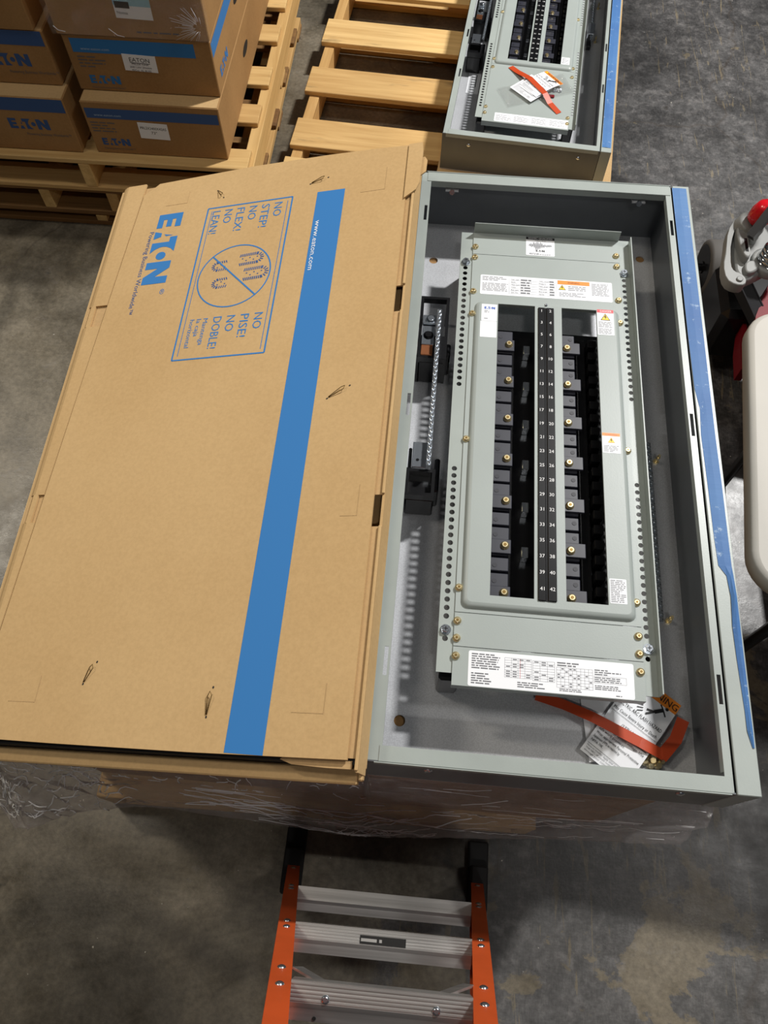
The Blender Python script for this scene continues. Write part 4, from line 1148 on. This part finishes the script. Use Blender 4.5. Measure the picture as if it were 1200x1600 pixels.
# ------------------------------------------------------------------ ladder
ld = thing('step_ladder', 'orange fibreglass step ladder with aluminium treads standing in front of the stack', 'ladder', (0, .05, 0))
RS = [(-1, -.2236, -.1226), (1, .2156, .1336)]
def rail_x(sg, z):
    b0, b1 = (-.2236, -.1226) if sg < 0 else (.2156, .1336)
    t = z / .915
    return b0 + (b1 - b0) * t
def rail_y(z): return .006 - .162 * z / .915
for sg in (-1, 1):
    q = MB('fibre')
    z0, z1 = .03, 1.2
    P0, P1 = Vector((rail_x(sg, z0), rail_y(z0), z0)), Vector((rail_x(sg, z1), rail_y(z1), z1)); d = (P1 - P0).normalized(); sx_ = X - d * X.dot(d); sx_.normalize(); sy_ = d.cross(sx_)
    # channel: web facing out to the side, flanges facing forward and back
    c = (P0 + P1) / 2; hl = (P1 - P0) / 2
    q.obox(c - sx_ * .0, hl, sx_ * .014, sy_ * .0018); q.obox(c + sx_ * sg * .0125 - sy_ * .03, hl, sx_ * .0018, sy_ * .03); q.obox(c - sy_ * .06, hl, sx_ * .014, sy_ * .0018)
    q.build('side_rail', ld)
    q = MB('rubber'); f_ = Vector((rail_x(sg, 0), rail_y(0), 0))
    q.box(f_.x - .020, f_.x + .020, f_.y - .065, f_.y + .030, 0, .055, 0, .004); q.box(f_.x - .024, f_.x + .024, f_.y - .07, f_.y + .085, 0, .018, 0, .004); q.build('foot', ld)
    for z in (.09, .30, .33, .60, .64, .86, .93):
        q = MB('zinc'); p = P0 + d * ((z - z0) / d.z); q.lathe(p + sy_ * .0018, sy_, [(0, .006), (.0015, .0055), (.0028, .003)], 10); q.build('rivet', ld)
for i, z in enumerate((.305, .61, .915)):
    xa, xb = rail_x(-1, z) + .014, rail_x(1, z) - .014; y = rail_y(z)
    q = MB('alu', 'dark', 'zinc')
    pr = [(0.004, -.038), (0.004, 0), (-.020, 0), (-.026, -.004), (-.040, -.010), (-.040, -.045), (-.038, -.045), (-.038, -.012), (-.025, -.006), (-.020, -.002), (.002, -.002), (.002, -.038)]
    k = len(pr); vs = [(xx, y + a, z + c) for xx in (xa, xb) for a, c in pr]
    fs = [(j, (j + 1) % k, k + (j + 1) % k, k + j) for j in range(k)]; q.add(vs, fs)
    for j in range(5): q.box(xa, xb, y + .001 - .0045 * j - .0012, y + .001 - .0045 * j + .0008, z, z + .0012, 0)
    if i == 2:
        for xx in (xa + .045, xb - .045): q.lathe((xx, y - .014, z + .001), Z, [(0, .0055), (.0015, .005), (.0025, .003)], 10, 2); q.lathe((xx - .012, y - .036, z - .0075), Vector((0, -.3, 1)), [(0, .0025), (.0004, .0025)], 8, 1)
    if i == 1: q.box(-.035, .04, y - .0185, y - .006, z + .0013, z + .0016, 1); q.words((-.033, y - .017, z + .0018), X, Y, .07, .009, 1, 0, 91)
    q.build('tread', ld)
    if i == 2:
        for sg, xx in ((-1, xa), (1, xb)):
            q = MB('alu'); q.beam((xx, y + .012, z + .055 - .12), (xx - sg * .055, y - .004, z - .012), .018, .003, 0, (0, 1, 0)); q.build('brace', ld)
q = MB('fibre', 'alu'); q.box(rail_x(-1, 1.2) - .02, rail_x(1, 1.2) + .02, rail_y(1.2) - .16, rail_y(1.2) + .015, 1.195, 1.225, 0, .004); q.build('top_cap', ld)
for sg in (-1, 1):
    q = MB('fibre'); q.beam((rail_x(sg, 1.2) * 1.0, rail_y(1.2) - .13, 1.2), (rail_x(sg, 0) * 1.05, -.86, .0), .03, .02, 0, (1, 0, 0)); q.build('rear_leg', ld)
for z in (.35, .8):
    t = z / 1.2; yb = -.86 + (rail_y(1.2) - .13 + .86) * t
    q = MB('alu'); q.beam((rail_x(-1, z) * 1.02, yb, z), (rail_x(1, z) * 1.02, yb, z), .02, .02); q.build('rear_brace', ld)

# ------------------------------------------------------------------ folding table on the right
tb = thing('folding_table', 'white plastic folding table with rounded corners at the right edge', 'table', (1.445, .80, 0), None, Matrix.Rotation(math.radians(-6), 4, 'Z'))
q = MB('hdpe'); lo = rrect(-.80, .80, -.33, .33, .075, 8)
ins = lambda d: rrect(-.80 + d, .80 - d, -.33 + d, .33 - d, .075 - d, 8)
rings = [(ins(.006), .698), (lo, .704), (lo, .730), (ins(.004), .737), (ins(.012), .740)]
k = len(lo); vs = [(x, y, z) for lp, z in rings for x, y in lp]; fs = [(r * k + i, r * k + (i + 1) % k, (r + 1) * k + (i + 1) % k, (r + 1) * k + i) for r in range(len(rings) - 1) for i in range(k)]
q.add(vs, fs, 0, True); q.add([(x, y, .740) for x, y in ins(.012)], [tuple(range(k))]); q.add([(x, y, .698) for x, y in ins(.006)], [tuple(range(k))[::-1]]); q.build('table_top', tb)
for sx_ in (-1, 1):
    for sy_ in (-1, 1):
        q = MB('blacksteel'); q.tube([(sx_ * .62, sy_ * .26, 0), (sx_ * .62, sy_ * .26, .62), (sx_ * .60, sy_ * .24, .697)], .013, 8); q.build('leg', tb)
    for zz in (.12, .45): q = MB('blacksteel'); q.cyl((sx_ * .62, -.26, zz), (sx_ * .62, .26, zz), .011, 8); q.build('cross_bar', tb)
    q = MB('blacksteel'); q.cyl((sx_ * .62, 0, .45), (sx_ * .15, 0, .69), .009, 8); q.build('brace', tb)
q = MB('blacksteel'); q.cyl((-.66, .10, .17), (-.95, .13, .012), .012, 8); q.cyl((-.66, -.06, .17), (-.66, .10, .17), .011, 8); q.build('foot_bar', tb)

# ------------------------------------------------------------------ pallet jack behind the table
pj = thing('pallet_jack', 'pallet jack with grey cast pump, red fork frame and red knob behind the white table', 'pallet jack', (.95, 1.75, 0))
TJ = Matrix.Translation((-.95, -1.75, 0))


def JB(*m_):
    q_ = MB(*m_); q_.T = TJ; return q_


def smooth_loop(pts, it=2):                                # rounds the corners of a loop
    for _ in range(it):
        out = []
        for i_, p_ in enumerate(pts):
            n2 = pts[(i_ + 1) % len(pts)]
            out += [(p_[0] * .75 + n2[0] * .25, p_[1] * .75 + n2[1] * .25), (p_[0] * .25 + n2[0] * .75, p_[1] * .25 + n2[1] * .75)]
        pts = out
    return pts


def casting(q_, pts, z0, z1, b_=.006, m_=0):              # rounded block with a softened top edge
    cx = sum(p_[0] for p_ in pts) / len(pts); cy = sum(p_[1] for p_ in pts) / len(pts); k_ = len(pts)
    lv = [(z0, 0.0), (z1 - b_, 0.0), (z1 - b_ * .3, b_ * .3), (z1, b_)]
    vs_ = []
    for z_, d_ in lv:
        for (x_, y_) in pts:
            l_ = math.hypot(x_ - cx, y_ - cy) or 1; vs_.append((x_ - (x_ - cx) / l_ * d_, y_ - (y_ - cy) / l_ * d_, z_))
    q_.add(vs_, [(r_ * k_ + i_, r_ * k_ + (i_ + 1) % k_, (r_ + 1) * k_ + (i_ + 1) % k_, (r_ + 1) * k_ + i_) for r_ in range(3) for i_ in range(k_)], m_, True)
    q_.flat([[(v_[0], v_[1]) for v_ in vs_[3 * k_:]]], z1, m_)


for xw in (.889, 1.075):
    q = JB('tyre', 'black'); q.lathe((xw, 1.968, .09), X, [(0, .072), (.004, .086), (.010, .090), (.060, .090), (.066, .086), (.070, .072)], 30)
    q.lathe((xw - .0006, 1.968, .09), X, [(0, .073), (.0005, .073)], 24, 1); q.lathe((xw - .004, 1.968, .09), X, [(0, .02), (.078, .02)], 14, 1); q.build('steer_wheel', pj)
q = JB('black'); q.cyl((.87, 1.968, .09), (1.17, 1.968, .09), .012, 10); q.box(.98, 1.05, 1.80, 2.0, .06, .2, 0, .01); q.box(.86, 1.05, 1.62, 1.83, .05, .26, 0, .02); q.build('axle_carrier', pj)
q = JB('cast', 'black')
casting(q, smooth_loop([(.888, 1.880), (.862, 1.823), (.850, 1.784), (.846, 1.725), (.850, 1.690), (.850, 1.656), (.869, 1.634), (.890, 1.645), (.928, 1.672), (.965, 1.70), (.98, 1.76), (.965, 1.84), (.925, 1.885)], 1), .35, .385, .012)
casting(q, smooth_loop([(.852, 1.80), (.862, 1.70), (.885, 1.69), (.885, 1.76), (.900, 1.86), (.88, 1.87)]), .385, .412, .006)
casting(q, smooth_loop([(.868, 1.648), (.89, 1.650), (.915, 1.675), (.90, 1.70), (.87, 1.69)]), .36, .40, .005)
q.box(.872, .880, 1.715, 1.765, .40, .4125, 1); q.build('pump_body', pj)
q = JB('cast', 'zinc'); casting(q, smooth_loop([(.862, 1.856), (.836, 1.806), (.822, 1.727), (.808, 1.668), (.812, 1.617), (.836, 1.600), (.862, 1.602), (.868, 1.622), (.855, 1.640), (.836, 1.646), (.828, 1.668), (.832, 1.727), (.848, 1.791), (.866, 1.836)], 1), .368, .40, .003)
q.lathe((.848, 1.620, .40), Z, [(0, .009), (.004, .009), (.005, .007)], 14, 0); q.build('linkage_arm', pj)
q = JB('cast'); q.lathe((.893, 1.826, .385), Vector((.25, -.1, 1)), [(0, .042), (.03, .040), (.035, .036), (.036, .026)], 24); q.lathe((.945, 1.705, .37), Z, [(0, .050), (.022, .050), (.026, .046), (.026, .036), (.012, .034)], 26, 0, True, False); q.lathe((.902, 1.785, .385), Z, [(0, .016), (.035, .016), (.04, .010)], 14); q.build('pump_boss', pj)
q = JB('redknob'); q.lathe((.905, 1.822, .425), Vector((.25, -.1, 1)), [(0, .022), (.006, .030), (.03, .034), (.055, .031), (.068, .020), (.073, .006)], 24); q.build('red_knob', pj)
q = JB('chrome')
for k in range(4): q.lathe((.945, 1.705, .38 + .016 * k), Z, [(0, .028), (.004, .034), (.008, .034), (.012, .028)], 22)
q.lathe((.945, 1.705, .36), Z, [(0, .026), (.095, .026), (.10, .018)], 18); q.build('pump_spring', pj)
q = JB('blacksteel'); q.beam((.875, 1.74, .44), (.965, 1.85, .56), .022, .035); q.beam((.965, 1.85, .56), (1.15, 2.15, 1.05), .03, .03); q.build('pull_handle', pj)
q = JB('blacksteel'); q.beam((.872, 1.672, .35), (.960, 1.565, .27), .050, .024); q.beam((.885, 1.692, .366), (.968, 1.592, .290), .004, .008); q.beam((.858, 1.652, .366), (.938, 1.556, .290), .004, .008); q.build('push_rod', pj)
q = JB('redpaint', 'dark'); q.prism([[(.978, 1.70), (.926, 1.577), (.908, 1.50), (.925, 1.40), (1.5, 1.30), (1.5, 1.70)]], .25, .31); q.build('fork_frame', pj)
q = JB('redpaint', 'dark'); q.prism([[(.958, 1.690), (.938, 1.665), (.912, 1.54), (.905, 1.45), (.925, 1.45), (.940, 1.56)]], .17, .225); q.box(.9385, .95, 1.60, 1.635, .2245, .2262, 1); q.build('side_plate', pj)
for x0 in (1.02, 1.36):
    q = JB('redpaint'); q.box(x0, x0 + .16, .30, 1.42, .07, .12, 0, .008); q.build('fork', pj)
    q = JB('rubber'); q.cyl((x0 + .04, .40, .04), (x0 + .12, .40, .04), .04, 16); q.build('load_wheel', pj)

for o in list(bpy.data.objects):
    if '_loc' in o: del o['_loc']
